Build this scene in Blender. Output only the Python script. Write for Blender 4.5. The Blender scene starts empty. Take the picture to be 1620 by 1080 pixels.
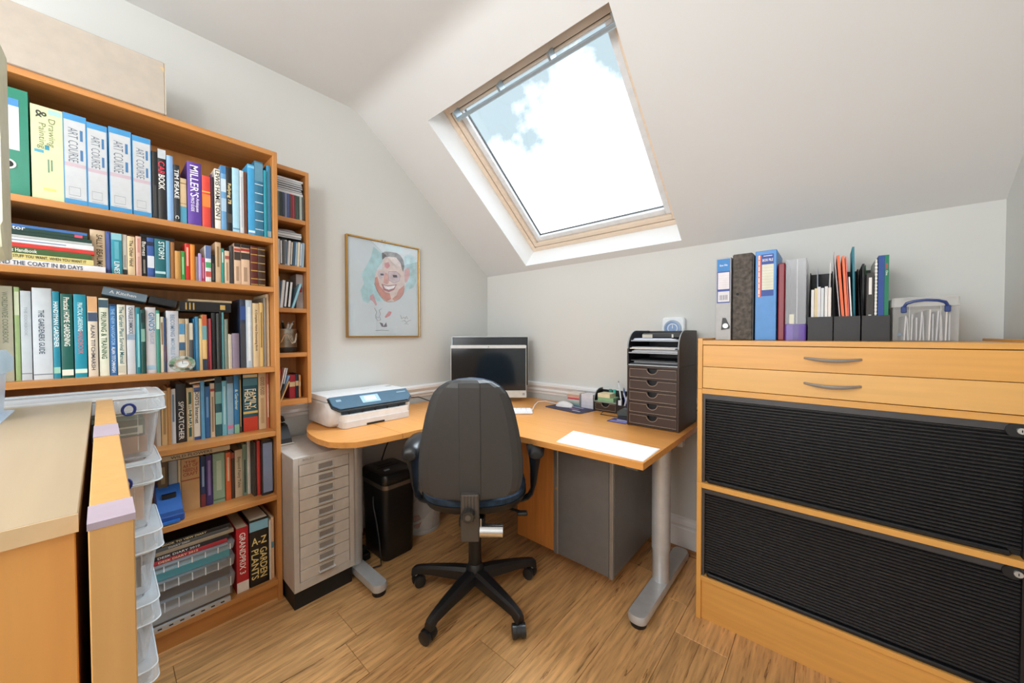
import bpy, bmesh, math, random
from mathutils import Vector, Matrix
random.seed(11)
SC = bpy.context.scene
COL = SC.collection
R = math.radians
# ------------------------------------------------------------------ camera, sky, lights, exposure
cam = bpy.data.cameras.new('camera'); camo = bpy.data.objects.new('camera', cam); COL.objects.link(camo)
cam.sensor_width = 36.0; cam.sensor_fit = 'HORIZONTAL'; cam.lens = 570.73 / 1620 * 36; cam.clip_start = .01
def aim(o, yaw, pitch, roll):
    a, b, r = R(yaw), R(pitch), R(roll)
    f = Vector((-math.sin(a)*math.cos(b), math.cos(a)*math.cos(b), math.sin(b)))
    rt = Vector((math.cos(a), math.sin(a), 0)); up = rt.cross(f)
    rt, up = rt*math.cos(r)+up*math.sin(r), up*math.cos(r)-rt*math.sin(r)
    m = Matrix((rt, up, -f)).transposed().to_4x4(); return m
M = aim(camo, 41.2411, -1.0754, -.109); M.translation = (2.1411, -2.1325, 1.2046); camo.matrix_world = M
SC.camera = camo
vs = SC.view_settings
vs.view_transform = 'Standard'; vs.look = 'None'; vs.gamma = 1; vs.use_curve_mapping = False; vs.exposure = -0.03
SC.cycles.transparent_max_bounces = 40
SC.cycles.max_bounces = 10; SC.cycles.diffuse_bounces = 6
SC.cycles.sample_clamp_indirect = 6
W = bpy.data.worlds.new('sky'); SC.world = W; W.use_nodes = True
nt = W.node_tree; nd = nt.nodes; lk = nt.links; nd.clear()
tc = nd.new('ShaderNodeTexCoord'); mp = nd.new('ShaderNodeMapping'); mp.inputs['Location'].default_value = (.31, .12, .4)
lk.new(tc.outputs['Generated'], mp.inputs['Vector'])
nz = nd.new('ShaderNodeTexNoise'); nz.inputs['Scale'].default_value = 3.4; nz.inputs['Detail'].default_value = 9; nz.inputs['Roughness'].default_value = .55
lk.new(mp.outputs[0], nz.inputs['Vector'])
cr = nd.new('ShaderNodeValToRGB'); cr.color_ramp.elements[0].position = .44; cr.color_ramp.elements[0].color = (.19, .243, .268, 1)
cr.color_ramp.elements[1].position = .60; cr.color_ramp.elements[1].color = (.90, .955, 1.0, 1)
lk.new(nz.outputs['Fac'], cr.inputs['Fac'])
bg = nd.new('ShaderNodeBackground'); bg.inputs['Strength'].default_value = 3.6
lk.new(cr.outputs[0], bg.inputs['Color'])
wo = nd.new('ShaderNodeOutputWorld'); lk.new(bg.outputs[0], wo.inputs['Surface'])
def area(name, loc, rot, sx, sy, power, col=(1, 1, 1)):
    l = bpy.data.lights.new(name, 'AREA'); l.shape = 'RECTANGLE'; l.size = sx; l.size_y = sy; l.energy = power; l.color = col
    o = bpy.data.objects.new(name, l); COL.objects.link(o); o.location = loc; o.rotation_euler = rot; return o
# daylight entering through the skylight; added fill lights behind the camera: rear and pendant
TH = math.atan(.785); CT, ST = math.cos(TH), math.sin(TH)
def slope(x, s, o): return Vector((x, -s*CT+o*ST, 1.684+s*ST+o*CT))
sun = bpy.data.lights.new('veiled_sun', 'SUN'); sun.energy = 12.0; sun.angle = R(50); sun.color = (.80, .91, 1)
suno = bpy.data.objects.new('veiled_sun', sun); COL.objects.link(suno); suno.location = (0, 2, 6)
suno.rotation_euler = Vector((-.08, -.60, -1)).to_track_quat('-Z', 'Y').to_euler()
po = area('skylight_portal', slope(.99, .60, .16), (R(180)-TH, 0, 0), 1.09, 1.106, 1); po.data.cycles.is_portal = True; po.rotation_euler = (-TH, 0, 0)
area('added_rear_fill', (1.35, -3.36, 1.55), (R(90), 0, 0), 1.7, 1.5, 43, (.99, .99, 1))  # added area light, fills the room from behind the camera
pl_ = bpy.data.lights.new('added_pendant_light', 'POINT'); pl_.energy = 23; pl_.shadow_soft_size = .09; pl_.color = (1, .97, .93)  # added point light out of view, lifts the ceiling and upper walls
plo = bpy.data.objects.new('added_pendant_light', pl_); COL.objects.link(plo); plo.location = (1.5, -2.6, 2.02)

# ------------------------------------------------------------------ materials
def lin(h):
    if isinstance(h, (tuple, list)): return tuple(h)[:3]
    v = [int(h[i:i+2], 16)/255 for i in (0, 2, 4)]
    return tuple(c/12.92 if c <= .04045 else ((c+.055)/1.055)**2.4 for c in v)
MAT = {}
def base_mat(name, col, rough, metal, spec=.5):
    m = bpy.data.materials.new(name); m.use_nodes = True
    p = m.node_tree.nodes['Principled BSDF']
    p.inputs['Base Color'].default_value = (*lin(col), 1); p.inputs['Roughness'].default_value = rough; p.inputs['Metallic'].default_value = metal
    p.inputs['Specular IOR Level'].default_value = spec
    return m, m.node_tree, p
def vary(t, p, col, amt, scale, stretch=(1, 1, 1), bump=0, rand=False, detail=4, coord='Object'):
    N = t.nodes; c = N.new('ShaderNodeTexCoord'); mpn = N.new('ShaderNodeMapping'); mpn.inputs['Scale'].default_value = stretch
    t.links.new(c.outputs[coord], mpn.inputs['Vector'])
    n = N.new('ShaderNodeTexNoise'); n.inputs['Scale'].default_value = scale; n.inputs['Detail'].default_value = detail
    t.links.new(mpn.outputs[0], n.inputs['Vector'])
    rmp = N.new('ShaderNodeValToRGB'); l = lin(col)
    rmp.color_ramp.elements[0].position = .3; rmp.color_ramp.elements[1].position = .7
    rmp.color_ramp.elements[0].color = (*[max(0, x*(1-amt)) for x in l], 1); rmp.color_ramp.elements[1].color = (*[min(1, x*(1+amt)) for x in l], 1)
    t.links.new(n.outputs['Fac'], rmp.inputs['Fac']); out = rmp.outputs[0]
    if rand:
        oi = N.new('ShaderNodeObjectInfo'); hs = N.new('ShaderNodeHueSaturation'); mr = N.new('ShaderNodeMapRange')
        mr.inputs[3].default_value = 1-rand; mr.inputs[4].default_value = 1+rand
        t.links.new(oi.outputs['Random'], mr.inputs[0]); t.links.new(mr.outputs[0], hs.inputs['Value']); t.links.new(out, hs.inputs['Color']); out = hs.outputs[0]
        ad = N.new('ShaderNodeVectorMath'); ad.operation = 'MULTIPLY_ADD'
        ad.inputs[1].default_value = (1, 1, 1); cx = N.new('ShaderNodeCombineXYZ')
        ml = N.new('ShaderNodeMath'); ml.operation = 'MULTIPLY'; ml.inputs[1].default_value = 37
        t.links.new(oi.outputs['Random'], ml.inputs[0]); t.links.new(ml.outputs[0], cx.inputs[2])
        t.links.new(c.outputs[coord], ad.inputs[0]); t.links.new(cx.outputs[0], ad.inputs[2]); t.links.new(ad.outputs[0], mpn.inputs['Vector'])
    t.links.new(out, p.inputs['Base Color'])
    if bump:
        b = N.new('ShaderNodeBump'); b.inputs['Strength'].default_value = bump; b.inputs['Distance'].default_value = .002
        t.links.new(n.outputs['Fac'], b.inputs['Height']); t.links.new(b.outputs[0], p.inputs['Normal'])
    return n
def flat(col, rough=.5, metal=0, spec=.5, amt=.05):
    k = ('f', col, rough, metal, spec)
    if k not in MAT:
        m, t, p = base_mat('surface_'+str(col), col, rough, metal, spec)
        if amt: vary(t, p, col, amt, 30)
        MAT[k] = m
    return MAT[k]
def wood(name, col, axis, amt=.13, rough=.38, rand=.03, scale=9):
    k = ('w', name, axis)
    if k not in MAT:
        st = [6, 6, 6]; st['xyz'.index(axis)] = .35
        m, t, p = base_mat(name+'_'+axis, col, rough, 0)
        vary(t, p, col, amt, scale, st, 0, rand, 6)
        MAT[k] = m
    return MAT[k]
def clear(name, col, alpha, rough=.15, edge=.6):
    k = ('c', name)
    if k not in MAT:
        m, t, p = base_mat(name, col, rough, 0)
        vary(t, p, col, .03, 12); MAT[k] = m
        lw = t.nodes.new('ShaderNodeLayerWeight'); lw.inputs['Blend'].default_value = .5
        pw = t.nodes.new('ShaderNodeMath'); pw.operation = 'POWER'; pw.inputs[1].default_value = 2.2; t.links.new(lw.outputs['Facing'], pw.inputs[0])
        ma = t.nodes.new('ShaderNodeMath'); ma.operation = 'MULTIPLY_ADD'; ma.inputs[1].default_value = min(edge, 1-alpha); ma.inputs[2].default_value = alpha; ma.use_clamp = True
        t.links.new(pw.outputs[0], ma.inputs[0]); t.links.new(ma.outputs[0], p.inputs['Alpha'])
    return MAT[k]
def glass(name='window_glass', refl=.08):
    if name not in MAT:
        m = bpy.data.materials.new(name); m.use_nodes = True; t = m.node_tree; t.nodes.clear()
        tr = t.nodes.new('ShaderNodeBsdfTransparent'); gl = t.nodes.new('ShaderNodeBsdfGlossy'); gl.inputs['Roughness'].default_value = .02
        lw = t.nodes.new('ShaderNodeLayerWeight'); lw.inputs['Blend'].default_value = .5
        pw = t.nodes.new('ShaderNodeMath'); pw.operation = 'POWER'; pw.inputs[1].default_value = 4.0; t.links.new(lw.outputs['Facing'], pw.inputs[0])
        fr = t.nodes.new('ShaderNodeMath'); fr.operation = 'MULTIPLY_ADD'; fr.inputs[1].default_value = .7; fr.inputs[2].default_value = .04; t.links.new(pw.outputs[0], fr.inputs[0])
        mx = t.nodes.new('ShaderNodeMixShader'); o = t.nodes.new('ShaderNodeOutputMaterial')
        t.links.new(fr.outputs[0], mx.inputs[0]); t.links.new(tr.outputs[0], mx.inputs[1]); t.links.new(gl.outputs[0], mx.inputs[2]); t.links.new(mx.outputs[0], o.inputs[0])
        MAT[name] = m
    return MAT[name]
def floor_wood():
    if 'floor' in MAT: return MAT['floor']
    m, t, p = base_mat('laminate_plank', 'b3824c', .34, 0)
    n = vary(t, p, 'cc9e68', .28, 7, (9, .75, 6), .05, .15, 10)
    N = t.nodes; out = p.inputs['Base Color'].links[0].from_socket
    c = N.new('ShaderNodeTexCoord'); mp2 = N.new('ShaderNodeMapping'); mp2.inputs['Scale'].default_value = (26, 1.5, 10)
    oi = N.new('ShaderNodeObjectInfo'); cx = N.new('ShaderNodeCombineXYZ'); ml = N.new('ShaderNodeMath'); ml.operation = 'MULTIPLY'; ml.inputs[1].default_value = 91
    t.links.new(oi.outputs['Random'], ml.inputs[0]); t.links.new(ml.outputs[0], cx.inputs[2]); t.links.new(cx.outputs[0], mp2.inputs['Location'])
    t.links.new(c.outputs['Object'], mp2.inputs['Vector'])
    n2 = N.new('ShaderNodeTexNoise'); n2.inputs['Scale'].default_value = 4.6; n2.inputs['Detail'].default_value = 11; n2.inputs['Roughness'].default_value = .66
    t.links.new(mp2.outputs[0], n2.inputs['Vector'])
    r2 = N.new('ShaderNodeValToRGB'); r2.color_ramp.elements[0].position = .54; r2.color_ramp.elements[0].color = (1, 1, 1, 1)
    r2.color_ramp.elements[1].position = .68; r2.color_ramp.elements[1].color = (.42, .33, .26, 1)
    t.links.new(n2.outputs['Fac'], r2.inputs['Fac'])
    mx = N.new('ShaderNodeMix'); mx.data_type = 'RGBA'; mx.blend_type = 'MULTIPLY'; mx.inputs[0].default_value = .85
    t.links.new(out, mx.inputs[6]); t.links.new(r2.outputs[0], mx.inputs[7])
    mp3 = N.new('ShaderNodeMapping'); mp3.inputs['Scale'].default_value = (34, 2.4, 10); t.links.new(cx.outputs[0], mp3.inputs['Location']); t.links.new(c.outputs['Object'], mp3.inputs['Vector'])
    n3 = N.new('ShaderNodeTexNoise'); n3.inputs['Scale'].default_value = 1.3; n3.inputs['Detail'].default_value = 3; n3.inputs['Distortion'].default_value = .6; t.links.new(mp3.outputs[0], n3.inputs['Vector'])
    r3 = N.new('ShaderNodeValToRGB'); e3 = r3.color_ramp.elements; e3[0].position = .655; e3[0].color = (1, 1, 1, 1); e3[1].position = .672; e3[1].color = (.22, .14, .09, 1)
    e4 = e3.new(.70); e4.color = (.9, .9, .9, 1)
    t.links.new(n3.outputs['Fac'], r3.inputs['Fac'])
    mx2 = N.new('ShaderNodeMix'); mx2.data_type = 'RGBA'; mx2.blend_type = 'MULTIPLY'; mx2.inputs[0].default_value = .85
    t.links.new(mx.outputs[2], mx2.inputs[6]); t.links.new(r3.outputs[0], mx2.inputs[7]); t.links.new(mx2.outputs[2], p.inputs['Base Color'])
    MAT['floor'] = m; return m
def paint(name, col, rough=.75):
    if name not in MAT:
        m, t, p = base_mat(name, col, rough, 0, .25); vary(t, p, col, .012, 2.2, coord='Object'); MAT[name] = m
    return MAT[name]
WALL = paint('wall_paint', (.635, .65, .635)); CEIL = paint('ceiling_paint', (.655, .665, .665)); WHITE = paint('white_gloss', (.80, .81, .82), .35)
CASE = lambda a: wood('bookcase_beech', 'c08448', a, .12)
BEECH = lambda a: wood('cabinet_beech', 'd9a154', a, .07)
DESKW = lambda a: wood('desk_beech', 'd2924c', a, .09, .33)
SILVER = flat('c2c4c6', .34, .35); CHROME = flat('cfd0d2', .16, 1); BLACK = flat('17181a', .42); BLACKM = flat('111214', .6); GREYM = flat('6f6e6d', .4, .25)
BROWN = flat('33241f', .45)

# ------------------------------------------------------------------ mesh helpers
class G:
    def __init__(s): s.bm = bmesh.new(); s.sm = False; s.ang = 38
    def vs(s, pts): return [s.bm.verts.new(p) for p in pts]
    def box(s, x0, x1, y0, y1, z0, z1, bev=0, seg=1):
        v = s.vs([(x, y, z) for x in (x0, x1) for y in (y0, y1) for z in (z0, z1)])
        fs = [s.bm.faces.new([v[i] for i in f]) for f in ((0, 1, 3, 2), (4, 6, 7, 5), (0, 4, 5, 1), (2, 3, 7, 6), (0, 2, 6, 4), (1, 5, 7, 3))]
        if bev:
            es = list({e for f in fs for e in f.edges})
            bmesh.ops.bevel(s.bm, geom=es, offset=bev, segments=seg, affect='EDGES', profile=.5)
        return s
    def prism(s, poly, axis, a0, a1):
        f = {'x': lambda p, a: (a, p[0], p[1]), 'y': lambda p, a: (p[0], a, p[1]), 'z': lambda p, a: (p[0], p[1], a)}[axis]
        A = s.vs([f(p, a0) for p in poly]); B = s.vs([f(p, a1) for p in poly]); n = len(poly)
        s.bm.faces.new(A[::-1]); s.bm.faces.new(B)
        for i in range(n): s.bm.faces.new((A[i], A[(i+1) % n], B[(i+1) % n], B[i]))
        return s
    def loft(s, rings, cap=True, closed=True):
        V = [s.vs(r) for r in rings]; n = len(rings[0])
        for a, b in zip(V, V[1:]):
            for i in range(n if closed else n-1): s.bm.faces.new((a[i], a[(i+1) % n], b[(i+1) % n], b[i]))
        if cap: s.bm.faces.new(V[0][::-1]); s.bm.faces.new(V[-1])
        s.sm = True; return s
    def tube(s, pts, r, seg=8, cap=True):
        pts = [Vector(p) for p in pts]; rr = r if isinstance(r, (list, tuple)) else [r]*len(pts); rings = []; prev = None
        for i, p in enumerate(pts):
            d = (pts[min(i+1, len(pts)-1)]-pts[max(i-1, 0)]).normalized()
            u = (prev-d*prev.dot(d)) if prev else d.orthogonal()
            if u.length < 1e-6: u = d.orthogonal()
            u.normalize(); prev = u; w = d.cross(u)
            rings.append([p+(u*math.cos(2*math.pi*k/seg)+w*math.sin(2*math.pi*k/seg))*rr[i] for k in range(seg)])
        return s.loft(rings, cap)
    def cyl(s, p0, p1, r, r1=None, seg=20): return s.tube([p0, p1], [r, r if r1 is None else r1], seg)
    def lathe(s, prof, c, seg=24, cap=True):
        return s.loft([[(c[0]+r*math.cos(2*math.pi*k/seg), c[1]+r*math.sin(2*math.pi*k/seg), c[2]+z) for k in range(seg)] for r, z in prof], cap)
    def rrect(s, x0, x1, y0, y1, r, z, n=4):
        o = []
        for cx, cy, a in ((x1-r, y1-r, 0), (x0+r, y1-r, 90), (x0+r, y0+r, 180), (x1-r, y0+r, 270)):
            for k in range(n+1):
                t = R(a+90*k/n); o.append((cx+r*math.cos(t), cy+r*math.sin(t), z))
        return o
    def to(s, name, mat, parent=None, local=False, xf=None):
        bm = s.bm
        if xf is not None: bmesh.ops.transform(bm, matrix=xf, verts=bm.verts)
        bmesh.ops.recalc_face_normals(bm, faces=bm.faces)
        org = None
        if parent is not None and not local: bmesh.ops.translate(bm, vec=-world_of(parent), verts=bm.verts)
        if parent is None:
            xs = [v.co for v in bm.verts]
            org = Vector(((min(c.x for c in xs)+max(c.x for c in xs))/2, (min(c.y for c in xs)+max(c.y for c in xs))/2, min(c.z for c in xs)))
            bmesh.ops.translate(bm, vec=-org, verts=bm.verts)
        me = bpy.data.meshes.new(name); bm.to_mesh(me); bm.free()
        if s.sm:
            me.shade_smooth(); me.set_sharp_from_angle(angle=R(s.ang))
        me.materials.append(mat)
        o = bpy.data.objects.new(name, me); COL.objects.link(o)
        if parent is not None: o.parent = parent
        if org is not None: o.location = org; WORLD[o.name] = org
        elif parent is not None: WORLD[o.name] = world_of(parent)
        return o
WORLD = {}
def world_of(o): return WORLD.get(o.name, Vector((0, 0, 0)))
def tag(o, label, cat, group=None):
    o['label'] = label; o['category'] = cat
    if group: o['group'] = group
    return o
def thing(name, label, cat, loc=(0, 0, 0), rotz=0, group=None):
    o = bpy.data.objects.new(name, None); COL.objects.link(o); o.location = loc; o.rotation_euler = (0, 0, rotz); o.empty_display_size = .05
    WORLD[o.name] = Vector(loc)
    return tag(o, label, cat, group)
def struct(o): o['kind'] = 'structure'; return o
def bx(name, mat, parent, *b, bev=0, local=False, seg=1): return G().box(*b, bev=bev, seg=seg).to(name, mat, parent, local)
TEXTS = []
def text(s, pos, along, up, length, height, col, parent, name='lettering', local=False, bold=.012, kx=1.35):
    """flat lettering: centred at pos, running 'along', glyph tops towards 'up'"""
    TEXTS.append((s, Vector(pos)-(Vector((0, 0, 0)) if local else world_of(parent)), Vector(along).normalized(), Vector(up).normalized(), length, height, col, parent, name, bold, kx))
def flush_texts():
    tmp = []
    for i, t in enumerate(TEXTS):
        cu = bpy.data.curves.new('t', 'FONT'); cu.body = t[0]; cu.resolution_u = 2; cu.offset = t[9]; cu.align_x = 'LEFT'
        o = bpy.data.objects.new('t', cu); COL.objects.link(o); tmp.append(o)
    dg = bpy.context.evaluated_depsgraph_get(); dg.update()
    for o, (s, pos, al, up, L, H, col, par, name, b, kx) in zip(tmp, TEXTS):
        me = bpy.data.meshes.new_from_object(o.evaluated_get(dg))
        if not len(me.vertices): continue
        x0 = min(v.co.x for v in me.vertices); x1 = max(v.co.x for v in me.vertices); y0 = min(v.co.y for v in me.vertices); y1 = max(v.co.y for v in me.vertices)
        sx = L/max(x1-x0, .01); sy = H/max(y1-y0, .01)
        sx = min(sx, sy*kx); sy = min(sy, sx*2.6)
        for v in me.vertices:
            v.co = pos+al*((v.co.x-(x0+x1)/2)*sx)+up*((v.co.y-(y0+y1)/2)*sy)
        me.name = name; me.materials.clear(); me.materials.append(flat(col, .5, amt=0))
        n = bpy.data.objects.new(name, me); COL.objects.link(n); n.parent = par
    for o in tmp:
        cu = o.data; bpy.data.objects.remove(o); bpy.data.curves.remove(cu)
ORD = ['first', 'second', 'third', 'fourth', 'fifth', 'sixth', 'seventh', 'eighth', 'ninth', 'tenth', 'eleventh', 'twelfth', 'thirteenth', 'fourteenth']
# ------------------------------------------------------------------ the room
XR, YB, ZC = 2.613, -3.4, 2.55
fl = struct(G().box(-.1, XR+.1, YB-.1, .1, -.06, -.012).to('floor', flat('4a3320', .8)))
x = .545-.19*3; pi = 0
while x < XR:
    y = YB-random.random()*1.1
    while y < 0:
        y1 = y+1.22
        a, b = max(x, 0), min(x+.19, XR); c, d = max(y, YB), min(y1, -.001)
        if b-a > .02 and d-c > .02:
            G().box(a+.0006, b-.0006, c+.0006, d-.0006, -.012, 0, bev=.0009).to('plank', floor_wood(), fl)
        y = y1
    x += .19
wl = struct(G().prism([(YB, 0), (0, 0), (0, 1.684), (-1.10, 2.5475), (-1.17, ZC), (YB, ZC)], 'x', -.08, 0).to('wall_left', WALL))
wb = struct(G().box(-.08, XR+.08, 0, .08, 0, 1.69).to('wall_back', WALL))
wr = struct(G().prism([(YB, 0), (0, 0), (0, 1.684), (-1.10, 2.5475), (-1.17, ZC), (YB, ZC)], 'x', XR, XR+.08).to('wall_right', WALL))
g = G(); g.box(-.08, .5, YB-.08, YB, 0, ZC); g.box(2.2, XR+.08, YB-.08, YB, 0, ZC); g.box(.5, 2.2, YB-.08, YB, 0, .8); g.box(.5, 2.2, YB-.08, YB, 2.3, ZC)
wf = struct(g.to('wall_front', WALL))
w2 = struct(G().box(.5, 2.2, YB-.07, YB-.03, .8, .86).box(.5, 2.2, YB-.07, YB-.03, 2.24, 2.3).box(.5, .56, YB-.07, YB-.03, .86, 2.24).box(2.14, 2.2, YB-.07, YB-.03, .86, 2.24).to('added_rear_window', WHITE))  # added window in the unseen rear wall, lets in fill light
bx('pane', glass(), w2, .56, 2.14, YB-.055, YB-.05, .86, 2.24)
# ceiling: flat part, eased bend and the slope with the skylight opening
O0, O1, S0, S1 = .445, 1.535, .051, 1.157
g = G()
def quad(*p): return g.bm.faces.new(g.vs(p))
def strip(xa, xb, sa, sb): quad(slope(xa, sa, 0), slope(xb, sa, 0), slope(xb, sb, 0), slope(xa, sb, 0))
SB = 1.06/CT
strip(0, O0, 0, SB); strip(O1, XR, 0, SB); strip(O0, O1, 0, S0); strip(O0, O1, S1, SB)
pr = []; p0 = slope(0, SB, 0); pc = Vector((0, -1.1032, ZC)); p1 = Vector((0, -1.17, ZC))
for k in range(0, 13):
    t = k/12; pr.append(p0*(1-t)**2+pc*2*t*(1-t)+p1*t*t)
quad((0, p1.y, ZC), (XR, p1.y, ZC), (XR, YB, ZC), (0, YB, ZC))
va = g.vs(pr); vb = g.vs([(XR, q.y, q.z) for q in pr])
for k in range(12): g.bm.faces.new((va[k], vb[k], vb[k+1], va[k+1]))
g.sm = True
ce = struct(g.to('ceiling', CEIL))
# added pendant lamp behind the camera, put in to brighten the ceiling
cl = thing('added_pendant_lamp', 'added white pendant lamp on a cord, unseen behind the camera', 'lamp', (1.5, -2.6, 2.12))
G().lathe([(.05, .415), (.05, .425), (.02, .43)], (1.5, -2.6, 2.119), 20).to('ceiling_rose', WHITE, cl); G().cyl((1.5, -2.6, 2.25), (1.5, -2.6, 2.534), .004, seg=8).to('cord', WHITE, cl); G().cyl((1.5, -2.6, 2.19), (1.5, -2.6, 2.25), .018, seg=16).to('bulb_holder', WHITE, cl)
m, t, p = base_mat('added_bulb_glow', 'fff4e4', .4, 0); p.inputs['Emission Color'].default_value = (1, .95, .88, 1); p.inputs['Emission Strength'].default_value = 3
G().lathe([(.004, .0), (.02, .006), (.03, .024), (.026, .045), (.014, .07)], (1.5, -2.6, 2.12), 16).to('added_bulb', m, cl)
# skylight: local x = room x, local y = down the slope, local z = outwards
sk = bpy.data.objects.new('window_1', None); COL.objects.link(sk); sk.location = (0, 0, 1.684); sk.rotation_euler = (-TH, 0, 0); struct(sk)
sk['label'] = 'white reveal roof window with pale wooden frame'
DP = .15; PINE = wood('skylight_pine', 'dccab6', 'x', .05); ALU = flat('aebfca', .3, .6); SASH = flat('d9dcdf', .4)
def kb(name, mat, x0, x1, s0, s1, o0, o1, par=None, bev=0): return G().box(x0, x1, -s1, -s0, o0, o1, bev=bev).to(name, mat, par or sk, True)
REV = paint('reveal_white', (.88, .91, .93), .6)
kb('reveal', REV, O0-.03, O0, S0-.03, S1+.03, .0015, DP+.1); kb('reveal', REV, O1, O1+.03, S0-.03, S1+.03, .0015, DP+.1)
kb('reveal', REV, O0, O1, S0-.03, S0, .0015, DP+.1); kb('reveal', REV, O0, O1, S1, S1+.03, .0015, DP+.1)
fw_ = .032; tp_ = .052; DKS = flat('6b5a4a', .6)
def ring(name, mat, x0, x1, s0, s1, w, wt, o0, o1, par=None, bev=.003):
    r = kb(name, mat, x0, x0+w, s0, s1, o0, o1, par, bev); kb(name, mat, x1-w, x1, s0, s1, o0, o1, par, bev)
    kb(name, mat, x0+w, x1-w, s0, s0+w, o0, o1, par, bev); kb(name, mat, x0+w, x1-w, s1-wt, s1, o0, o1, par, bev); return r
ring('frame_rail', PINE, O0, O1, S0, S1, fw_, tp_, DP, DP+.05)
ring('weather_seal', DKS, O0+fw_, O1-fw_, S0+fw_, S1-tp_, .004, .004, DP+.012, DP+.05, bev=0)
q_ = fw_+.004; sash = ring('sash', PINE, O0+q_, O1-q_, S0+q_, S1-tp_-.004, .030, .012, DP+.004, DP+.06)
q_ += .030; t_ = tp_+.016
ring('glazing_bead', SASH, O0+q_, O1-q_, S0+q_, S1-t_, .036, .010, DP+.022, DP+.06, sash, .004)
q_ += .036; t_ += .010
ring('gasket', BLACK, O0+q_, O1-q_, S0+q_, S1-t_, .003, .003, DP+.046, DP+.058, sash, 0)
kb('pane', glass(), O0+q_, O1-q_, S0+q_, S1-t_, DP+.052, DP+.056)
hb = kb('opening_bar', ALU, O0+.10, O1-.03, 1.060, 1.080, DP-.058, DP-.042, bev=.004)
for fx in (O0+.105, .885, 1.195, O1-.036): kb('bar_bracket', ALU, fx-.006, fx+.006, 1.062, 1.112, DP-.054, DP-.001, hb)
kb('flap_edge', flat('2c3138', .4), O0+.09, O1-.012, S1-.014, S1-.001, DP-.022, DP-.001)
# baseboards, dado rail
def run(name, prof, side, a0, a1, mat):
    if side == 'b': return struct(G().prism([(-d, z) for d, z in prof], 'x', a0, a1).to(name, mat))
    return struct(G().prism([(d, z) for d, z in prof], 'y', a0, a1).to(name, mat))
BP = [(0, 0), (.016, 0), (.016, .125), (.013, .13), (.013, .14), (.016, .147), (.013, .16), (.007, .172), (.006, .183), (0, .186)]
run('baseboard_back', BP, 'b', .0, XR, WHITE); run('baseboard_left', BP, 'l', -1.36, -.016, WHITE)
BD = [(.0, 0), (.03, 0), (.03, .006), (.026, .014), (.018, .02), (0, .022)]
bead = wood('beading', '9a6a3c', 'x')
o = run('trim_1', [(d+.016, z) for d, z in BD], 'b', .016, XR, bead); run('trim_2', [(d+.016, z) for d, z in BD], 'l', -1.36, -.03, bead)
DD = [(0, .772), (.008, .775), (.010, .79), (.018, .797), (.018, .806), (.012, .812), (.022, .826), (.028, .834), (.028, .85), (.02, .856), (0, .858)]
run('trim_3', DD, 'b', .0, 1.72, WHITE); run('trim_4', DD, 'l', -1.60, -.0, WHITE)
# ------------------------------------------------------------------ bookcase and its contents
bc = thing('bookcase', 'tall beech bookcase packed with books along the left wall', 'bookcase', (.14, -2.0, 0))
YL, YRt = -2.4, -1.6
bx('side_panel', CASE('z'), bc, .006, .28, YRt-.018, YRt, 0, 2.02, bev=.0015); bx('side_panel', CASE('z'), bc, .006, .28, YL, YL+.018, 0, 2.02, bev=.0015)
bx('top_panel', CASE('y'), bc, .006, .28, YL+.018, YRt-.018, 1.999, 2.02, bev=.001)
bx('back_panel', CASE('z'), bc, .001, .006, YL, YRt, .02, 2.02)
SH = dict(A=1.636, B=1.419, C=1.062, D=.774, E=.484, F=.097)
for z in SH.values(): bx('shelf', CASE('y'), bc, .006, .277, YL+.018, YRt-.018, z-.022, z, bev=.001)
bx('plinth', CASE('y'), bc, .245, .262, YL+.018, YRt-.018, .0, .075)
bx('plinth_strip', wood('plinth_strip', 'e0b47c', 'y'), bc, .262, .268, YL+.018, YRt-.018, .0, .008)
PAGE = [flat(c, .8) for c in ('e6dfcc', 'ddd2b8', 'ece8de', 'd8ccb0')]
def book(name, label, cat, loc, w, h, d, col, texts=(), bands=(), rot=(0, 0, 0), group=None, rough=.45, flatten=False):
    """upright book: spine faces +x at local x=0, local y 0..w, z 0..h"""
    t = thing(name, label, cat, loc, group=group); t.rotation_euler = rot
    tk = min(.0022, w*.16); b = 0 if (texts or bands or w < .012) else min(.004, w*.16)
    sp = [(-b+b*math.sin(math.pi*k/6), w*k/6) for k in range(7)] if b else [(-.0012, 0), (0, min(.002, w*.2)), (0, w-min(.002, w*.2)), (-.0012, w)]
    poly = [(-d, 0)]+sp+[(-d, w), (-d, w-tk), (-.0035-b, w-tk), (-.0035-b, tk), (-d, tk)]
    g = G().prism(poly, 'z', 0, h); g.sm = True
    g.to('cover', flat(col, rough), t, True)
    bx('pages', random.choice(PAGE), t, -d+.003, -.004-b, tk+.0002, w-tk-.0002, .0025, h-.003, local=True)
    for f0, f1, c in bands:
        thin = .22 if (f1-f0 > .3 and f0 > 0 and f1 < 1) else .0
        bx('spine_band', flat(c, rough), t, -.001, .0004, max(w*.30, .001) if thin else .0006, w*.70 if thin else w-.0006, h*(1-f1)+(.0004 if f1 == 1 else 0), h*(1-f0)-(.0004 if f0 == 0 else 0), local=True)
    for q in texts:
        s, f0, f1, c, cy, sz = q[:6]
        if len(q) > 6: text(s, (.0008, w*cy, h*(1-(f0+f1)/2)), (0, 1, 0), (0, 0, 1), w*.8, (f1-f0)*h*.8, c, t, 'spine_title', True)
        else: text(s, (.0008, w*cy, h*(1-(f0+f1)/2)), (0, 0, -1), (0, 1, 0), (f1-f0)*h, w*sz, c, t, 'spine_title', True)
    return t
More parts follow.
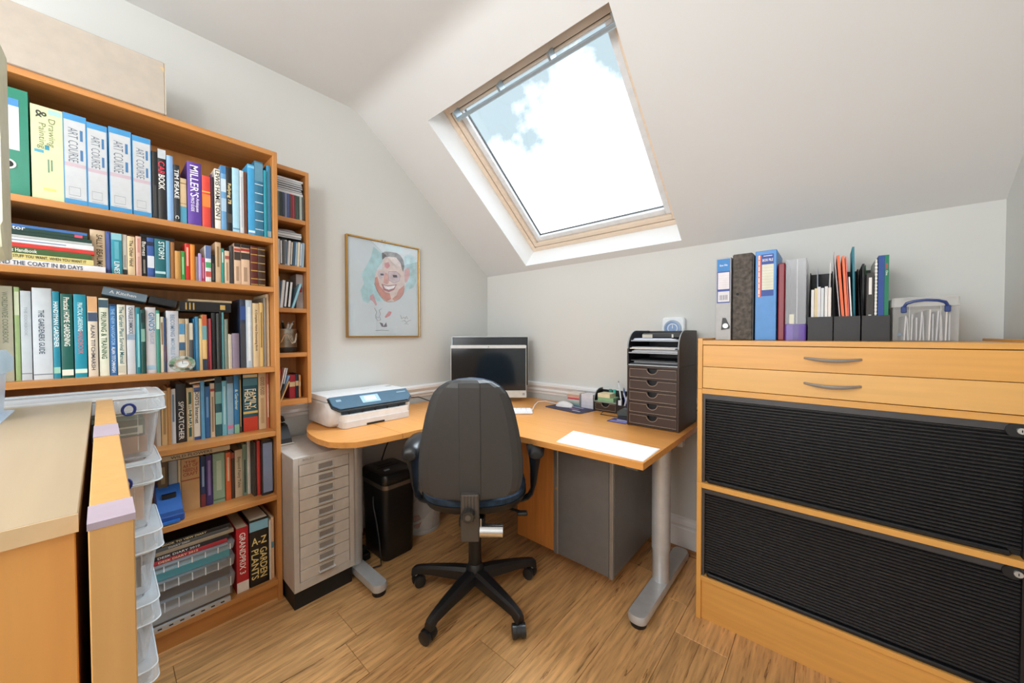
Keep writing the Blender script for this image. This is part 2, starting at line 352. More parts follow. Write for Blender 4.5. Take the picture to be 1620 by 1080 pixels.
def lying(label, x, y0, y1, z, th, d, col, txt=None, tcol='ffffff', tf=(.1, .8), name='book', cat='book', tilt=0, bands=(), size=.6, rough=.45):
    """book lying flat, spine towards the room (+x), running along y"""
    L = y1-y0
    t = thing(name, label, cat, (x, y0, z)); t.rotation_euler = (tilt, 0, 0)
    tk = min(.0022, th*.16)
    poly = [(-d, 0), (-.001, 0), (0, th*.2), (0, th*.8), (-.001, th), (-d, th), (-d, th-tk), (-.004, th-tk), (-.004, tk), (-d, tk)]
    G().prism(poly, 'y', 0, L).to('cover', flat(col, rough), t, True)
    bx('pages', random.choice(PAGE), t, -d+.003, -.0045, .003, L-.003, tk+.0001, th-tk-.0001, local=True)
    for f0, f1, c in bands: bx('spine_band', flat(c, rough), t, -.001, .0004, L*f0, L*f1, th*.1, th*.9, local=True)
    if txt: text(txt, (.0009, L*(tf[0]+tf[1])/2, th*.5), (0, 1, 0), (0, 0, 1), L*(tf[1]-tf[0]), th*size, tcol, t, 'spine_title', True)
    return t
BOOKS = {
'A':[
(-1.999,0.0157,0.247,'18181a',[],[(0.5,0.97,'3a3a3c')],'black book half hidden behind the last white binder'),
(-1.983,0.0227,0.262,'1c1a1b',[('CAR',0.17,0.36,'d8334a',0.45,0.75),('BOOK',0.36,0.57,'f2f0ea',0.45,0.75)],[(0,0.13,'b9c0c6')],'black motoring book with red and white title'),
(-1.959,0.0176,0.246,'86aede',[],[],'plain pale blue book'),
(-1.940,0.0169,0.219,'20242a',[('TIM PEAKE',0.06,0.6,'f0f0ee',0.5,0.72),('C',0.86,0.95,'f0f0ee',0.5,0.6)],[],'black book with white capitals beside pale blue one'),
(-1.923,0.0198,0.175,'d9bf95',[],[(0.62,1,'4f9dbb'),(0.1,0.12,'8a7350'),(0.55,0.56,'8a7350')],'cream book with a teal lower half'),
(-1.901,0.0412,0.245,'5b3a9a',[("MILLER'S",0.05,0.55,'f3eefc',0.5,0.62),('Antiques',0.56,0.78,'f3eefc',0.68,0.3),('PRICE GUIDE',0.56,0.78,'f3eefc',0.35,0.24)],[],'thick purple book with white lettering'),
(-1.858,0.0265,0.205,'d94538',[],[(0.3,0.32,'f0c44c'),(0.36,0.6,'e8833c')],'red book with a small figure on the spine'),
(-1.830,0.0049,0.218,'5a3a63',[],[],'very thin plum booklet'),
(-1.825,0.0049,0.208,'2b2426',[],[],'very thin black booklet'),
(-1.818,0.0186,0.245,'ece8dc',[('LEWIS HAMILTON',0.02,0.78,'22201f',0.5,0.8)],[(0.82,0.84,'8a8578')],'white book with heavy black capitals'),
(-1.798,0.0176,0.265,'6aa0cf',[],[(0,0.12,'3f7fb8'),(0.2,0.4,'c8dcea'),(0.5,0.7,'a9c9e3')],'blue and white mottled book'),
(-1.780,0.0186,0.266,'1b1c1e',[('Rallying 78',0.2,0.62,'ecd9a0',0.5,0.75)],[(0.72,0.86,'4a4640')],'black book with cream lettering and a number'),
(-1.760,0.0235,0.269,'a9d5ea',[],[(0.93,0.95,'5f90ad')],'light blue softback'),
(-1.735,0.0137,0.265,'cfd3d6',[],[(0.1,0.9,'b7bcc2')],'pale grey softback'),
(-1.721,0.0118,0.267,'7a4630',[],[],'narrow brown book'),
(-1.706,0.0245,0.304,'3e9fd4',[],[(0.93,0.96,'d8ecf6'),(0.02,0.05,'86c6e6')],'bright blue hardback'),
(-1.681,0.0314,0.326,'2f6f8e',[],[(0.3,0.31,'cfe3ea'),(0.42,0.43,'cfe3ea'),(0.54,0.55,'cfe3ea'),(0.66,0.67,'cfe3ea'),(0.78,0.79,'cfe3ea'),(0.9,0.91,'cfe3ea'),(0.02,0.26,'5e8fa8')],'deep blue atlas crossed by fine white lines'),
(-1.648,0.0108,0.295,'1f93a6',[],[],'narrow turquoise book'),
(-1.636,0.0157,0.322,'3c86ad',[],[(0.9,0.98,'9fb9c4')],'steel blue book at the right end'),
],
'B':[
(-2.151,0.0340,0.148,'d9c1a0',[('SALLY BEAUMAN',0.1,0.95,'5b4a35',0.62,0.42)],[],'beige novel with brown capitals beside the flat pile'),
(-2.116,0.0120,0.149,'3c4f8f',[],[(0.05,0.9,'5667a5')],'indigo paperback'),
(-2.103,0.0260,0.146,'2f93a8',[('LINES',0.68,0.97,'f2fbfc',0.5,0.5)],[(0,0.16,'8ec6d2'),(0.2,0.62,'5fb0c0')],'thick turquoise paperback'),
(-2.076,0.0112,0.146,'c9c4b8',[],[(0.5,0.8,'9b958c'),(0.85,1,'2a2826')],'pale grey paperback with a dark foot'),
(-2.064,0.0190,0.143,'e2cba2',[('The Other Hand',0.1,0.75,'3b3026',0.5,0.5)],[],'cream paperback with dark lower case title'),
(-2.043,0.0140,0.146,'dcb5a4',[],[(0.05,0.4,'c98f84'),(0.5,0.95,'c99a8c')],'dusty pink paperback'),
(-2.028,0.0122,0.144,'201f20',[('Barnes',0.05,0.5,'f0efe8',0.5,0.85)],[(0.55,0.9,'8a8880')],'black paperback with large white name'),
(-2.014,0.0190,0.148,'3e5fa6',[],[(0.1,0.2,'1e2a44'),(0.45,0.75,'dfe4ee')],'royal blue paperback with a white label'),
(-1.994,0.0290,0.147,'1e6b74',[('STORM',0.06,0.5,'dff2f2',0.62,0.55)],[(0.82,0.88,'bfe0e4')],'teal novel with large white capitals'),
(-1.964,0.0110,0.145,'6ea6c4',[],[],'thin sky blue paperback'),
(-1.952,0.0120,0.143,'a9713c',[],[],'brown paperback beside the sky blue one'),
(-1.939,0.0162,0.111,'c9974f',[],[],'short tan booklet'),
(-1.922,0.0120,0.114,'3ca34c',[],[(0.2,0.8,'9ad6a0')],'bright green paperback'),
(-1.909,0.0140,0.146,'cc3227',[],[(0.1,0.6,'e8b8a0')],'tall red paperback'),
(-1.894,0.0130,0.144,'e08a2b',[],[],'orange paperback'),
(-1.880,0.0090,0.099,'a89c98',[],[],'small grey booklet'),
(-1.870,0.0090,0.113,'b49bd0',[],[],'small lilac booklet'),
(-1.860,0.0090,0.099,'d93f78',[],[(0.2,0.85,'f0a8c2')],'small pink booklet'),
(-1.849,0.0180,0.148,'dfe3e4',[],[(0,0.35,'5a6f9e'),(0.45,0.6,'4aa06c'),(0.7,0.85,'c0524c')],'white paperback with blue,green and red patches'),
(-1.830,0.0122,0.115,'1d1c1c',[],[(0.3,0.9,'6a6258')],'small black paperback'),
(-1.816,0.0180,0.169,'cdaf8b',[],[(0.1,0.6,'8f7350')],'tall beige paperback'),
(-1.797,0.0100,0.146,'2f968e',[],[(0.1,0.4,'c8e8e4')],'thin teal paperback'),
(-1.786,0.0150,0.138,'d5b89c',[],[(0.15,0.25,'a05048'),(0.35,0.9,'a58a70')],'short buff paperback'),
(-1.769,0.0140,0.162,'3d3b3c',[],[],'charcoal paperback'),
(-1.754,0.0230,0.176,'d7b79a',[],[(0,0.08,'2a2320'),(0.12,0.18,'b13a32'),(0.2,0.4,'3a2f2a'),(0.55,0.9,'a88a70')],'buff paperback with dark picture band,left of a pair'),
(-1.730,0.0320,0.176,'d7b79a',[],[(0,0.08,'2a2320'),(0.1,0.16,'a52f28'),(0.2,0.36,'3a2f2a'),(0.55,0.9,'a88a70')],'buff paperback with dark picture band,right of a pair'),
(-1.696,0.0260,0.176,'5a1f16',[],[(0.05,0.07,'c09a4a'),(0.2,0.22,'c09a4a'),(0.4,0.42,'c09a4a'),(0.6,0.62,'c09a4a'),(0.8,0.82,'c09a4a'),(0.94,0.96,'c09a4a')],'maroon leather bound book with gilt lines'),
(-1.669,0.0280,0.176,'3c2417',[],[(0.05,0.07,'b89a55'),(0.2,0.22,'b89a55'),(0.4,0.42,'b89a55'),(0.6,0.62,'b89a55'),(0.8,0.82,'b89a55'),(0.94,0.96,'b89a55')],'dark brown leather bound book with gilt lines'),
],
'C':[
(-2.344,0.0313,0.297,'c3c3ae',[('WORLDWIDE COOKBOOK',0.06,0.6,'7f8a70',0.55,0.35)],[],'large grey green cookery book at the left end'),
(-2.310,0.0098,0.296,'a3bf83',[],[(0.05,0.3,'d8e4c6')],'leaf green softback'),
(-2.299,0.0206,0.285,'ccd7df',[('THE COOKBOOK',0.08,0.6,'aab6c0',0.5,0.3)],[(0.92,0.93,'7f8b95')],'white book with faint silver lettering'),
(-2.276,0.0391,0.297,'cdd6dd',[('THE GARDENERS GUIDE',0.24,0.72,'33475a',0.45,0.3)],[(0.94,0.95,'6c7985')],'very thick white gardening book'),
(-2.236,0.0147,0.289,'1888a0',[('HANDYMAN GARDENER',0.12,0.64,'f0fafa',0.5,0.66)],[(0.87,0.94,'9ad0bc')],'turquoise gardening book with white capitals'),
(-2.219,0.0254,0.282,'0f5b52',[('Practical HOME GARDENING',0.04,0.62,'f3f3e8',0.5,0.5)],[(0.9,0.97,'e8e8da')],'dark green gardening book'),
(-2.191,0.0274,0.283,'138ea6',[('PRACTICAL GARDENING',0.1,0.44,'d8f4f4',0.5,0.4),('HANDBOOK',0.44,0.72,'c07f86',0.5,0.42)],[(0.9,0.95,'d6ecdc')],'turquoise book with white and pink capitals'),
(-2.161,0.0225,0.278,'d9cdb9',[('ALAN TITCHMARSH',0.35,0.92,'4a4550',0.5,0.42)],[(0,0.19,'d8a878'),(0.2,0.31,'40506a')],'cream gardening book with small blue photo band'),
(-2.136,0.0235,0.274,'e0e2cf',[('PRUNING & TRAINING',0.18,0.78,'35603c',0.5,0.55)],[(0.02,0.12,'405a6a')],'white book with green pruning title'),
(-2.111,0.0176,0.255,'2f6da8',[('THE NEW NAVIGATOR',0.06,0.58,'9fc6e6',0.5,0.5),('ALAN TITCHMARSH',0.6,0.96,'e6f1fa',0.5,0.5)],[(0,0.03,'20304a')],'mid blue book with pale lettering'),
(-2.092,0.0206,0.254,'dedccb',[('The Garden Plant Survival Manual',0.03,0.84,'1f6a72',0.5,0.52)],[(0.87,0.97,'c8c6b4')],'cream book with teal title'),
(-2.069,0.0215,0.253,'c9cdd2',[('CHARLIE DIMMOCK',0.03,0.42,'4a5360',0.5,0.5)],[(0.42,0.5,'8fa3b5')],'pale grey book with round emblem'),
(-2.046,0.0127,0.247,'1f7f8c',[],[(0.1,0.9,'8fd0d6')],'teal softback with white script'),
(-2.033,0.0110,0.238,'1c4a42',[],[(0.05,0.2,'102a28'),(0.3,0.5,'7fa898')],'dark green softback'),
(-2.020,0.0274,0.249,'d2d0d4',[("GINO'S",0.08,0.36,'2a7fae',0.6,0.6),('ITALIAN ESCAPE',0.37,0.56,'9aa0b8',0.6,0.4)],[(0.88,0.95,'9fc0d6')],'pale lilac grey cookery book with blue name'),
(-1.992,0.0098,0.238,'3f8e7e',[],[(0.05,0.3,'c8e0d0')],'sea green softback'),
(-1.981,0.0098,0.214,'ddd4bc',[],[(0.1,0.5,'8a6a50')],'narrow cream softback'),
(-1.970,0.0039,0.210,'34507e',[],[(0.5,0.8,'b03a3a')],'thin blue and red booklet'),
(-1.964,0.0352,0.238,'c9ccd2',[('BECOMING',0.06,0.42,'7f9ab5',0.5,0.36),('MICHELLE OBAMA',0.45,0.96,'8fa8bf',0.5,0.33)],[],'thick pale grey biography behind the round clock'),
(-1.928,0.0176,0.209,'b59f7c',[],[(0.1,0.3,'4f8fb8'),(0.3,0.45,'d8c8a8'),(0.45,0.6,'3a5f80')],'tan book with blue squares'),
(-1.909,0.0108,0.209,'c8b9a0',[],[(0.1,0.9,'a08a6a')],'speckled beige book'),
(-1.898,0.0117,0.192,'4a4d50',[],[(0,0.35,'cfc8b4')],'short charcoal book with cream head'),
(-1.885,0.0049,0.210,'2f7fae',[],[],'thin azure booklet'),
(-1.879,0.0098,0.218,'3f7fa4',[],[],'narrow dusty blue book'),
(-1.868,0.0098,0.211,'dcc48e',[],[],'cream ring bound notebook'),
(-1.858,0.0147,0.227,'dcb878',[],[(0,0.2,'c05a38'),(0.2,0.45,'6aa0a8'),(0.8,1,'2f3a52')],'ring bound recipe book with orange head'),
(-1.842,0.0049,0.211,'6e2436',[],[],'thin maroon booklet'),
(-1.836,0.0069,0.212,'a03a44',[],[],'thin crimson booklet'),
(-1.827,0.0157,0.236,'17181a',[],[],'black softback'),
(-1.811,0.0088,0.234,'3c4240',[],[],'slate grey softback'),
(-1.801,0.0059,0.242,'17191b',[],[],'very thin black folder'),
(-1.794,0.0078,0.245,'5b9aa0',[],[],'thin grey teal booklet'),
(-1.785,0.0108,0.211,'7a8578',[],[],'sage green softback'),
(-1.773,0.0059,0.148,'d8cbb0',[],[],'low thin cream booklet'),
(-1.767,0.0059,0.146,'e0dcd2',[],[],'low thin white booklet'),
(-1.760,0.0254,0.151,'84788a',[],[],'low mauve grey book'),
(-1.731,0.0196,0.299,'28344c',[],[(0.1,0.3,'2c4a8a'),(0.35,1,'3c3f46')],'tall navy album'),
(-1.711,0.0235,0.297,'b9cbd8',[],[(0.1,0.9,'e4ecf0')],'tall ice blue softback'),
(-1.686,0.0254,0.285,'d8c39a',[('A Complete Home Decorating Book',0.1,0.75,'5a4a35',0.5,0.45)],[],'tan decorating book'),
(-1.660,0.0147,0.289,'dcc07e',[],[(0.15,0.7,'8f7648')],'straw yellow softback'),
(-1.643,0.0108,0.313,'8a8478',[],[],'tall grey folder near the right end'),
(-1.632,0.0108,0.329,'d5c3a0',[],[],'tall cream folder at the right end'),
],
'D':[
(-1.995,0.0125,0.206,'b9b2a6',[],[],'grey beige book beside the plastic boxes'),
(-1.981,0.0174,0.214,'c9a878',[],[(0.2,0.8,'9a7c50')],'tan book near the left'),
(-1.963,0.0096,0.224,'b98a52',[],[],'narrow caramel book'),
(-1.953,0.0135,0.218,'cdd3d6',[],[(0.1,0.6,'5f7f98')],'white book with blue lettering'),
(-1.938,0.0289,0.236,'232224',[('SPYCATCHER',0.3,0.95,'d9d6cc',0.5,0.55)],[],'black hardback with tall silver capitals'),
(-1.907,0.0212,0.217,'c4ad80',[('WILD ATLAS',0.3,0.75,'f0ead6',0.5,0.5)],[(0.08,0.92,'2f5a52')],'beige atlas with a green panel'),
(-1.885,0.0203,0.228,'dcd6c8',[('IDIOTS Internet',0.1,0.7,'38323a',0.5,0.6)],[(0,0.03,'c87a3a'),(0.05,0.13,'4a5f90'),(0.94,1,'2f4a86')],'white computer guide with orange edge'),
(-1.863,0.0116,0.242,'5fa0c8',[],[],'light blue paperback'),
(-1.850,0.0164,0.216,'2f6398',[],[(0.2,0.6,'6f9ac4')],'denim blue paperback'),
(-1.832,0.0145,0.228,'d0bba0',[],[(0.1,0.15,'a04038'),(0.25,0.9,'8f7a60')],'beige paperback with faint lettering'),
(-1.816,0.0222,0.253,'2a5a62',[],[(0,0.1,'1c2e34'),(0.25,0.45,'6fa6a4'),(0.6,0.8,'8fc0b8')],'dark teal mottled book'),
(-1.793,0.0156,0.235,'6fb4c8',[],[(0.1,0.8,'a8d4de')],'aqua paperback'),
(-1.776,0.0222,0.252,'8fb4cc',[],[(0,0.12,'48525e'),(0.84,0.9,'d07aa0')],'grey blue book with pink foot'),
(-1.752,0.0183,0.258,'2f7ab0',[('& Gardener',0.25,0.6,'cfe6d8',0.5,0.6)],[(0.85,1,'8fc4a8')],'bright blue gardening paperback'),
(-1.733,0.0087,0.260,'4a4438',[],[(0.1,0.9,'b0a078')],'thin dark booklet with buff lettering'),
(-1.719,0.0550,0.262,'1f5668',[('FAMILY',0.28,0.62,'f0e6c0',0.68,0.4),('HEALTH',0.28,0.62,'f0e6c0',0.3,0.4)],[(0.76,1,'c8402c'),(0.03,0.08,'dcd0a0'),(0.1,0.22,'4a8090'),(0.66,0.7,'d8c070')],'thick blue and red family health book'),
(-1.661,0.0299,0.259,'d0ba94',[('GOOD FOOD',0.08,0.4,'7a4a38',0.5,0.5)],[(0.45,0.9,'b89c74')],'cream book with a framed title'),
(-1.630,0.0096,0.254,'b86a50',[],[(0.2,0.8,'e0d0b8')],'narrow red and cream book at the right end'),
],
'E':[
(-1.993,0.0290,0.223,'5a4a34',[],[(0.1,0.4,'8a7a58')],'olive brown photographic book'),
(-1.962,0.0260,0.217,'9aa0a2',[],[(0.5,1,'3f4648')],'grey book with a dark landscape foot'),
(-1.934,0.0080,0.217,'cdb890',[],[],'thin cream book beside the needlework one'),
(-1.925,0.0570,0.216,'c59a68',[('THE',0.04,0.1,'9a3c24',0.5,0.16,'h'),('ART OF',0.1,0.18,'9a3c24',0.5,0.16,'h'),('NEEDLE',0.18,0.26,'9a3c24',0.5,0.16,'h'),('CRAFT',0.26,0.34,'9a3c24',0.5,0.16,'h')],[(0.4,0.42,'9a4a30')],'wide tan needlework book with red capitals'),
(-1.866,0.0170,0.212,'23365e',[],[(0.2,0.6,'8fa4c8'),(0.75,1,'7a3038')],'navy book with white script'),
(-1.848,0.0210,0.212,'3f3168',[],[(0.1,0.8,'8a78b0')],'dark violet book'),
(-1.825,0.0410,0.212,'8fae94',[],[(0.15,0.75,'b8ccb4'),(0.92,0.95,'5f7a60')],'thick sage green hardback'),
(-1.782,0.0180,0.209,'dc6a3c',[],[(0.1,0.6,'f0c8a8')],'orange red paperback'),
(-1.763,0.0130,0.203,'4a3328',[],[(0,0.12,'a04a3a')],'dark brown paperback'),
(-1.749,0.0270,0.211,'c8b89c',[('Beyond Fairy Tales',0.15,0.8,'6a5a44',0.5,0.5)],[],'beige hardback with brown title'),
(-1.721,0.0170,0.229,'7f9a88',[],[(0.3,0.95,'3c4a44')],'grey green book with dark lower half'),
(-1.703,0.0120,0.242,'e0ddd4',[],[],'thin white softback'),
(-1.690,0.0110,0.240,'33302e',[],[],'thin black softback'),
(-1.678,0.0160,0.245,'cc3a34',[],[],'scarlet softback'),
(-1.661,0.0080,0.225,'6a2630',[],[],'thin wine red booklet'),
],
'F':[
(-1.764,0.0430,0.279,'b8202c',[('GRANDPRIX 3',0.08,0.72,'f6eeee',0.5,0.5)],[(0.84,1,'ece8e4')],'red motor racing annual with white capitals'),
(-1.717,0.0710,0.294,'141414',[('A-Z',0.26,0.4,'e6d28a',0.5,0.42,'h'),('GARDEN',0.45,0.9,'e6d28a',0.72,0.38),('PLANTS',0.45,0.9,'e6d28a',0.27,0.38)],[(0.03,0.17,'7fb4cc')],'very thick black plant encyclopedia with gold title'),
(-1.644,0.0080,0.272,'d8d0c4',[],[],'thin white booklet beside the encyclopedia'),
(-1.635,0.0110,0.280,'d9b995',[],[(0.4,0.5,'5f8fa0')],'buff softback at the right end'),
],
}
ROWP = dict(A='on the top bookcase shelf', B='on the second bookcase shelf', C='on the third bookcase shelf', D='on the fourth bookcase shelf', E='on the fifth bookcase shelf', F='on the bottom bookcase shelf')
SPX = dict(A=.262, B=.245, C=.215, D=.19, E=.172, F=.25)
for k, L in BOOKS.items():
    for y0, w, h, col, tx, bd, ds in L:
        d = min(SPX[k]-.012, h*.72+.01, .21); rx = 0
        if k == 'E' and y0 > -1.70: rx = .045
        book('book', ds+', '+ROWP[k], 'book', (SPX[k]+rx+random.uniform(-.004, .004), y0, SH[k]), w, h, d, col, tx, bd, group='books '+ROWP[k])
# figure on the red spine of the top shelf
# top shelf: lever arch file, box file, four white course binders
def binder(label, y0, w, h, col, build, cat='binder', name='ring_binder'):
    t = thing(name, label, cat, (.268, y0, SH['A'])); d = .25
    g = G().box(-d, 0, 0, .003, 0, h).box(-d, 0, w-.003, w, 0, h).box(-.003, 0, .003, w-.003, 0, h); g.to('cover', flat(col, .4), t, True)
    bx('paper_stack', PAGE[2], t, -d+.01, -.03, .005, w-.005, .006, h-.02, local=True)
    build(t, w, h); return t
def b_green(t, w, h):
    s = bx('spine_label', flat('dfe3ea', .6), t, -.001, .0006, w*.1, w*.78, h*.42, h*.90, local=True)
    bx('label_header', flat('3f86c0', .5), s, .0004, .0009, w*.1, w*.78, h*.83, h*.90, local=True)
    for k in range(4): bx('ruled_line', flat('a9b0bd', .6), s, .0004, .0008, w*.16, w*.72, h*(.52+k*.075), h*(.52+k*.075)+.0008, local=True)
    g = G(); g.lathe([(.0105, 0), (.015, 0), (.015, .002), (.0105, .002), (.0105, 0)], (0, 0, 0), 20, False)
    g.to('finger_ring', flat('e8e8e4', .3), t, True, Matrix.Translation((0, w*.5, h*.28)) @ Matrix.Rotation(R(90), 4, 'Y'))
    g = G(); g.lathe([(.0104, 0), (.0104, .0006)], (0, 0, 0), 20); g.to('finger_hole', BLACKM, t, True, Matrix.Translation((0, w*.5, h*.28)) @ Matrix.Rotation(R(90), 4, 'Y'))
binder('green lever arch file with white spine label on the top bookcase shelf', -2.348, .078, .322, '0f7a62', b_green, 'file', 'lever_arch_file')
def b_pale(t, w, h):
    text('Drawing', (.0007, w*.62, h*.73), (0, 0, -1), (0, 1, 0), h*.34, w*.28, '7c7a4c', t, 'spine_title', True, bold=-.004)
    text('Painting', (.0007, w*.32, h*.68), (0, 0, -1), (0, 1, 0), h*.36, w*.28, '7c7a4c', t, 'spine_title', True, bold=-.004)
    text('&', (.0007, w*.33, h*.91), (0, 0, -1), (0, 1, 0), h*.08, w*.34, '32322c', t, 'spine_title', True)
    for (u, v, du, dv, c) in ((.1, .5, .28, .03, '4f9dba'), (.42, .54, .14, .05, '2f8aa6'), (.55, .93, .4, .05, '9fd0c4'), (.5, .3, .05, .14, '6f8a74'), (.6, .32, .05, .12, '6f8a74'), (.35, .1, .4, .03, 'd0c878')):
        bx('painted_patch', flat(c, .6), t, -.001, .0004, w*u, w*(u+du), h*v, h*(v+dv), local=True)
binder('pale green patterned box file with handwritten art title', -2.266, .063, .292, 'c6d3a4', b_pale, 'file', 'box_file')
def b_course(t, w, h):
    bx('spine_panel', flat('bdc1c5', .35), t, -.001, .0005, w*.04, w*.96, h*.06, h*.93, local=True)
    text('ART COURSE', (.0009, w*.42, h*.66), (0, 0, -1), (0, 1, 0), h*.38, w*.42, '5c6674', t, 'spine_title', True, bold=-.006)
    for v in (.72, .5): bx('blue_tab', flat('3b6f9f', .4), t, .0003, .0009, w*.72, w*.84, h*v, h*(v+.12), local=True)
    bx('pink_band', flat('bda9b4', .4), t, .0003, .0008, w*.04, w*.96, h*.42, h*.46, local=True)
    g = G()
    for q in ((.2, .7, .1, .105), (.2, .7, .19, .195), (.2, .215, .1, .195), (.685, .7, .1, .195), (.2, .75, .07, .075)): g.box(.0003, .0008, w*q[0], w*q[1], h*q[2], h*q[3])
    g.to('label_outline', flat('8e949c', .5), t, True)
for k, (y0, w, h) in enumerate(((-2.2025, .049, .294), (-2.153, .046, .284), (-2.104, .054, .290), (-2.048, .047, .284))):
    binder('white art binder with blue top and bottom bands, %s of four from the left' % ORD[k], y0, w, h, '3f8ec4', b_course).update_tag()
# second shelf: flat pile, four dark books behind it, black book across the tops
z = SH['B']
for th, y0, y1, col, tx, tc_, tf, lab in (
    (.0215, -2.372, -2.117, 'dfe1e6', 'AROUND THE COAST IN 80 DAYS', '3a4456', (.02, .8), 'white travel book at the foot of the flat pile on the second shelf'),
    (.0185, -2.372, -2.144, 'd9cb85', 'THE STUFF YOU WANT, WHEN YOU WANT IT', '2c2a1e', (.22, .93), 'yellow book with black capitals in the flat pile, second shelf'),
    (.018, -2.372, -2.148, '3f5f34', 'National Trust Handbook', 'eef0e6', (.05, .5), 'green handbook in the flat pile on the second shelf'),
    (.013, -2.372, -2.142, 'cf3a34', None, 'f0c8c0', (.35, .6), 'red book in the flat pile on the second shelf'),
    (.0155, -2.372, -2.143, 'dfe2e6', None, '6a7890', (.1, .7), 'white guide book in the flat pile on the second shelf'),
    (.008, -2.372, -2.146, 'b9bfbd', None, '', (0, 1), 'thin grey booklet in the flat pile on the second shelf'),
    (.011, -2.372, -2.147, '1f3d36', None, '', (0, 1), 'dark green booklet near the top of the flat pile'),
    (.020, -2.372, -2.156, '1f4038', 'Motor', 'e8eef4', (.2, .42), 'green book with a blue edge on top of the flat pile')):
    b = lying(lab, .262, y0, y1, z, th, .2, col, tx, tc_, tf)
    if col == 'dfe2e6': bx('spine_line', flat('7f8ca4', .5), b, -.0005, .0004, .06, .17, th*.4, th*.6, local=True)
    if 'blue edge' in lab:
        bx('blue_edge', flat('3f6fb0', .4), b, -.19, .0006, .001, y1-y0-.001, th*.62, th+.0006, local=True)
        bx('spine_badge', flat('d8506a', .4), b, 0, .0008, .188, .205, th*.1, th*.55, local=True)
    z += th+.0004
for k, (c, y0, w, h) in enumerate((('24466e', -2.33, .035, .162), ('2c5a60', -2.29, .05, .160), ('223038', -2.236, .036, .158), ('2a3438', -2.197, .034, .155))):
    book('book', '%s book standing behind the flat pile, %s from the left' % (('navy blue', 'dark teal', 'blue black', 'slate grey')[k], ORD[k]), 'book', (.055, y0, SH['B']), w, h, .04, c, (), ())
lying('black book lying across the tops of the second shelf paperbacks', .20, -2.03, -1.935, 1.570, .018, .13, '17171a', tilt=-.02)
# third shelf: books laid on top, round clock in front
lying('slate blue cookery book lying tilted on the third shelf books', .214, -2.128, -2.016, 1.352, .027, .15, '6e8494', 'A Kitchen', 'dfe6ea', (.15, .75), tilt=-.2, size=.4)
lying('black book with silver lettering lying tilted on the third shelf', .214, -2.012, -1.934, 1.3295, .026, .15, '1c1f24', None, 'c9ccd0', (.15, .6), tilt=-.2, size=.35)
ox = lying('thick black book with gold lettering lying on the third shelf books', .214, -1.925, -1.762, 1.3015, .04, .15, '17171b', None, tilt=.0, rough=.35)
for f in (.12, .19, .26): bx('gold_line', flat('c9a85c', .35), ox, .0, .0006, .163*f-.002, .163*f+.002, .006, .034, local=True)
G().prism([(.135+.012*math.cos(k*math.pi/4)*(1 if k % 2 else .7), .02+.014*math.sin(k*math.pi/4)*(1 if k % 2 else .7)) for k in range(8)], 'x', 0, .0006).to('gold_emblem', flat('c9a85c', .35), ox, True)
lying('thin cream booklet lying on the thick black book', .205, -1.898, -1.757, 1.342, .009, .13, 'cdbb98')
ck = thing('mantel_clock', 'small round clock with pierced green and silver rim on the third shelf', 'clock', (.252, -1.924, SH['C']))
X90 = Matrix.Rotation(R(90), 4, 'Y'); CK = Matrix.Translation((.252, -1.924, SH['C']+.0325)) @ Matrix.Diagonal((1, 1, .78, 1)) @ X90
g = G(); g.lathe([(.019, .0), (.0235, .0), (.0235, .008), (.019, .008), (.019, 0)], (0, 0, 0), 28, False); g.to('bezel', flat('c9b49a', .25, .8), ck, xf=CK)
g = G(); g.lathe([(.0188, .001), (.0188, .004)], (0, 0, 0), 28); g.to('dial', flat('e6eef0', .3), ck, xf=CK)
g = G().box(.004, .0046, -.0006, .0006, 0, .012).box(.004, .0046, 0, .014, -.0005, .0005); g.to('clock_hands', BLACK, ck, xf=Matrix.Translation((.252, -1.924, SH['C']+.0325)))
for k in range(14):
    a = k/14*2*math.pi; c = ('6f9a78', 'c9cec9', '8fb096', '55605a', 'b4c4b8')[(k*3) % 5]
    g = G(); g.lathe([(.0055+.0022*((k*5) % 3)/2, 0), (.0055+.0022*((k*5) % 3)/2, .003)], ((.029+.003*(k % 2))*math.cos(a), (.029+.003*(k % 2))*math.sin(a), 0), 8); g.to('rim_leaf', flat(c, .25, .5), ck, xf=CK)
g = G(); g.lathe([(.0245, -.001), (.039, -.001), (.039, .0005), (.0245, .0005), (.0245, -.001)], (0, 0, 0), 28, False); g.to('rim', flat('b9c4bc', .2, .7), ck, xf=CK)
bx('strut', SILVER, ck, .236, .250, -1.93, -1.918, SH['C'], SH['C']+.05)
# fourth and fifth shelves
lying('thin cream booklet lying slanted on the fourth shelf books', .185, -1.896, -1.812, 1.0045, .007, .12, 'd8c8a8', tilt=.12)
lying('cream wild flower book lying on top of the fifth shelf books', .185, -1.982, -1.768, .7075, .020, .13, 'd3c3a0', 'WILD FLOWERS', '4c4438', (.12, .72), size=.55)
tb = book('picture_frame', 'black frame holding a plain blue grey panel, right end of fifth shelf', 'frame', (.24, -1.6655, SH['E']), .044, .245, .16, '1b1d24', (), ())
bx('panel', flat('7f8fae', .3), tb, .0002, .0012, .005, .041, .012, .235, local=True)
hp = thing('hole_punch', 'blue metal hole punch standing on the fifth shelf', 'hole punch', (.19, -1.965, SH['E']))
z0 = SH['E']; BL = flat('1f5fae', .32); 
bx('base_plate', flat('1a4c94', .35), hp, .10, .255, -2.005, -1.925, z0, z0+.03, bev=.004)
g = G().prism([(.10, z0+.03), (.25, z0+.03), (.25, z0+.045), (.17, z0+.125), (.12, z0+.125)], 'y', -2.0, -1.93); g.to('press_arm', BL, hp)
bx('grip_slot', BLACKM, hp, .196, .214, -1.985, -1.945, z0+.085, z0+.10)
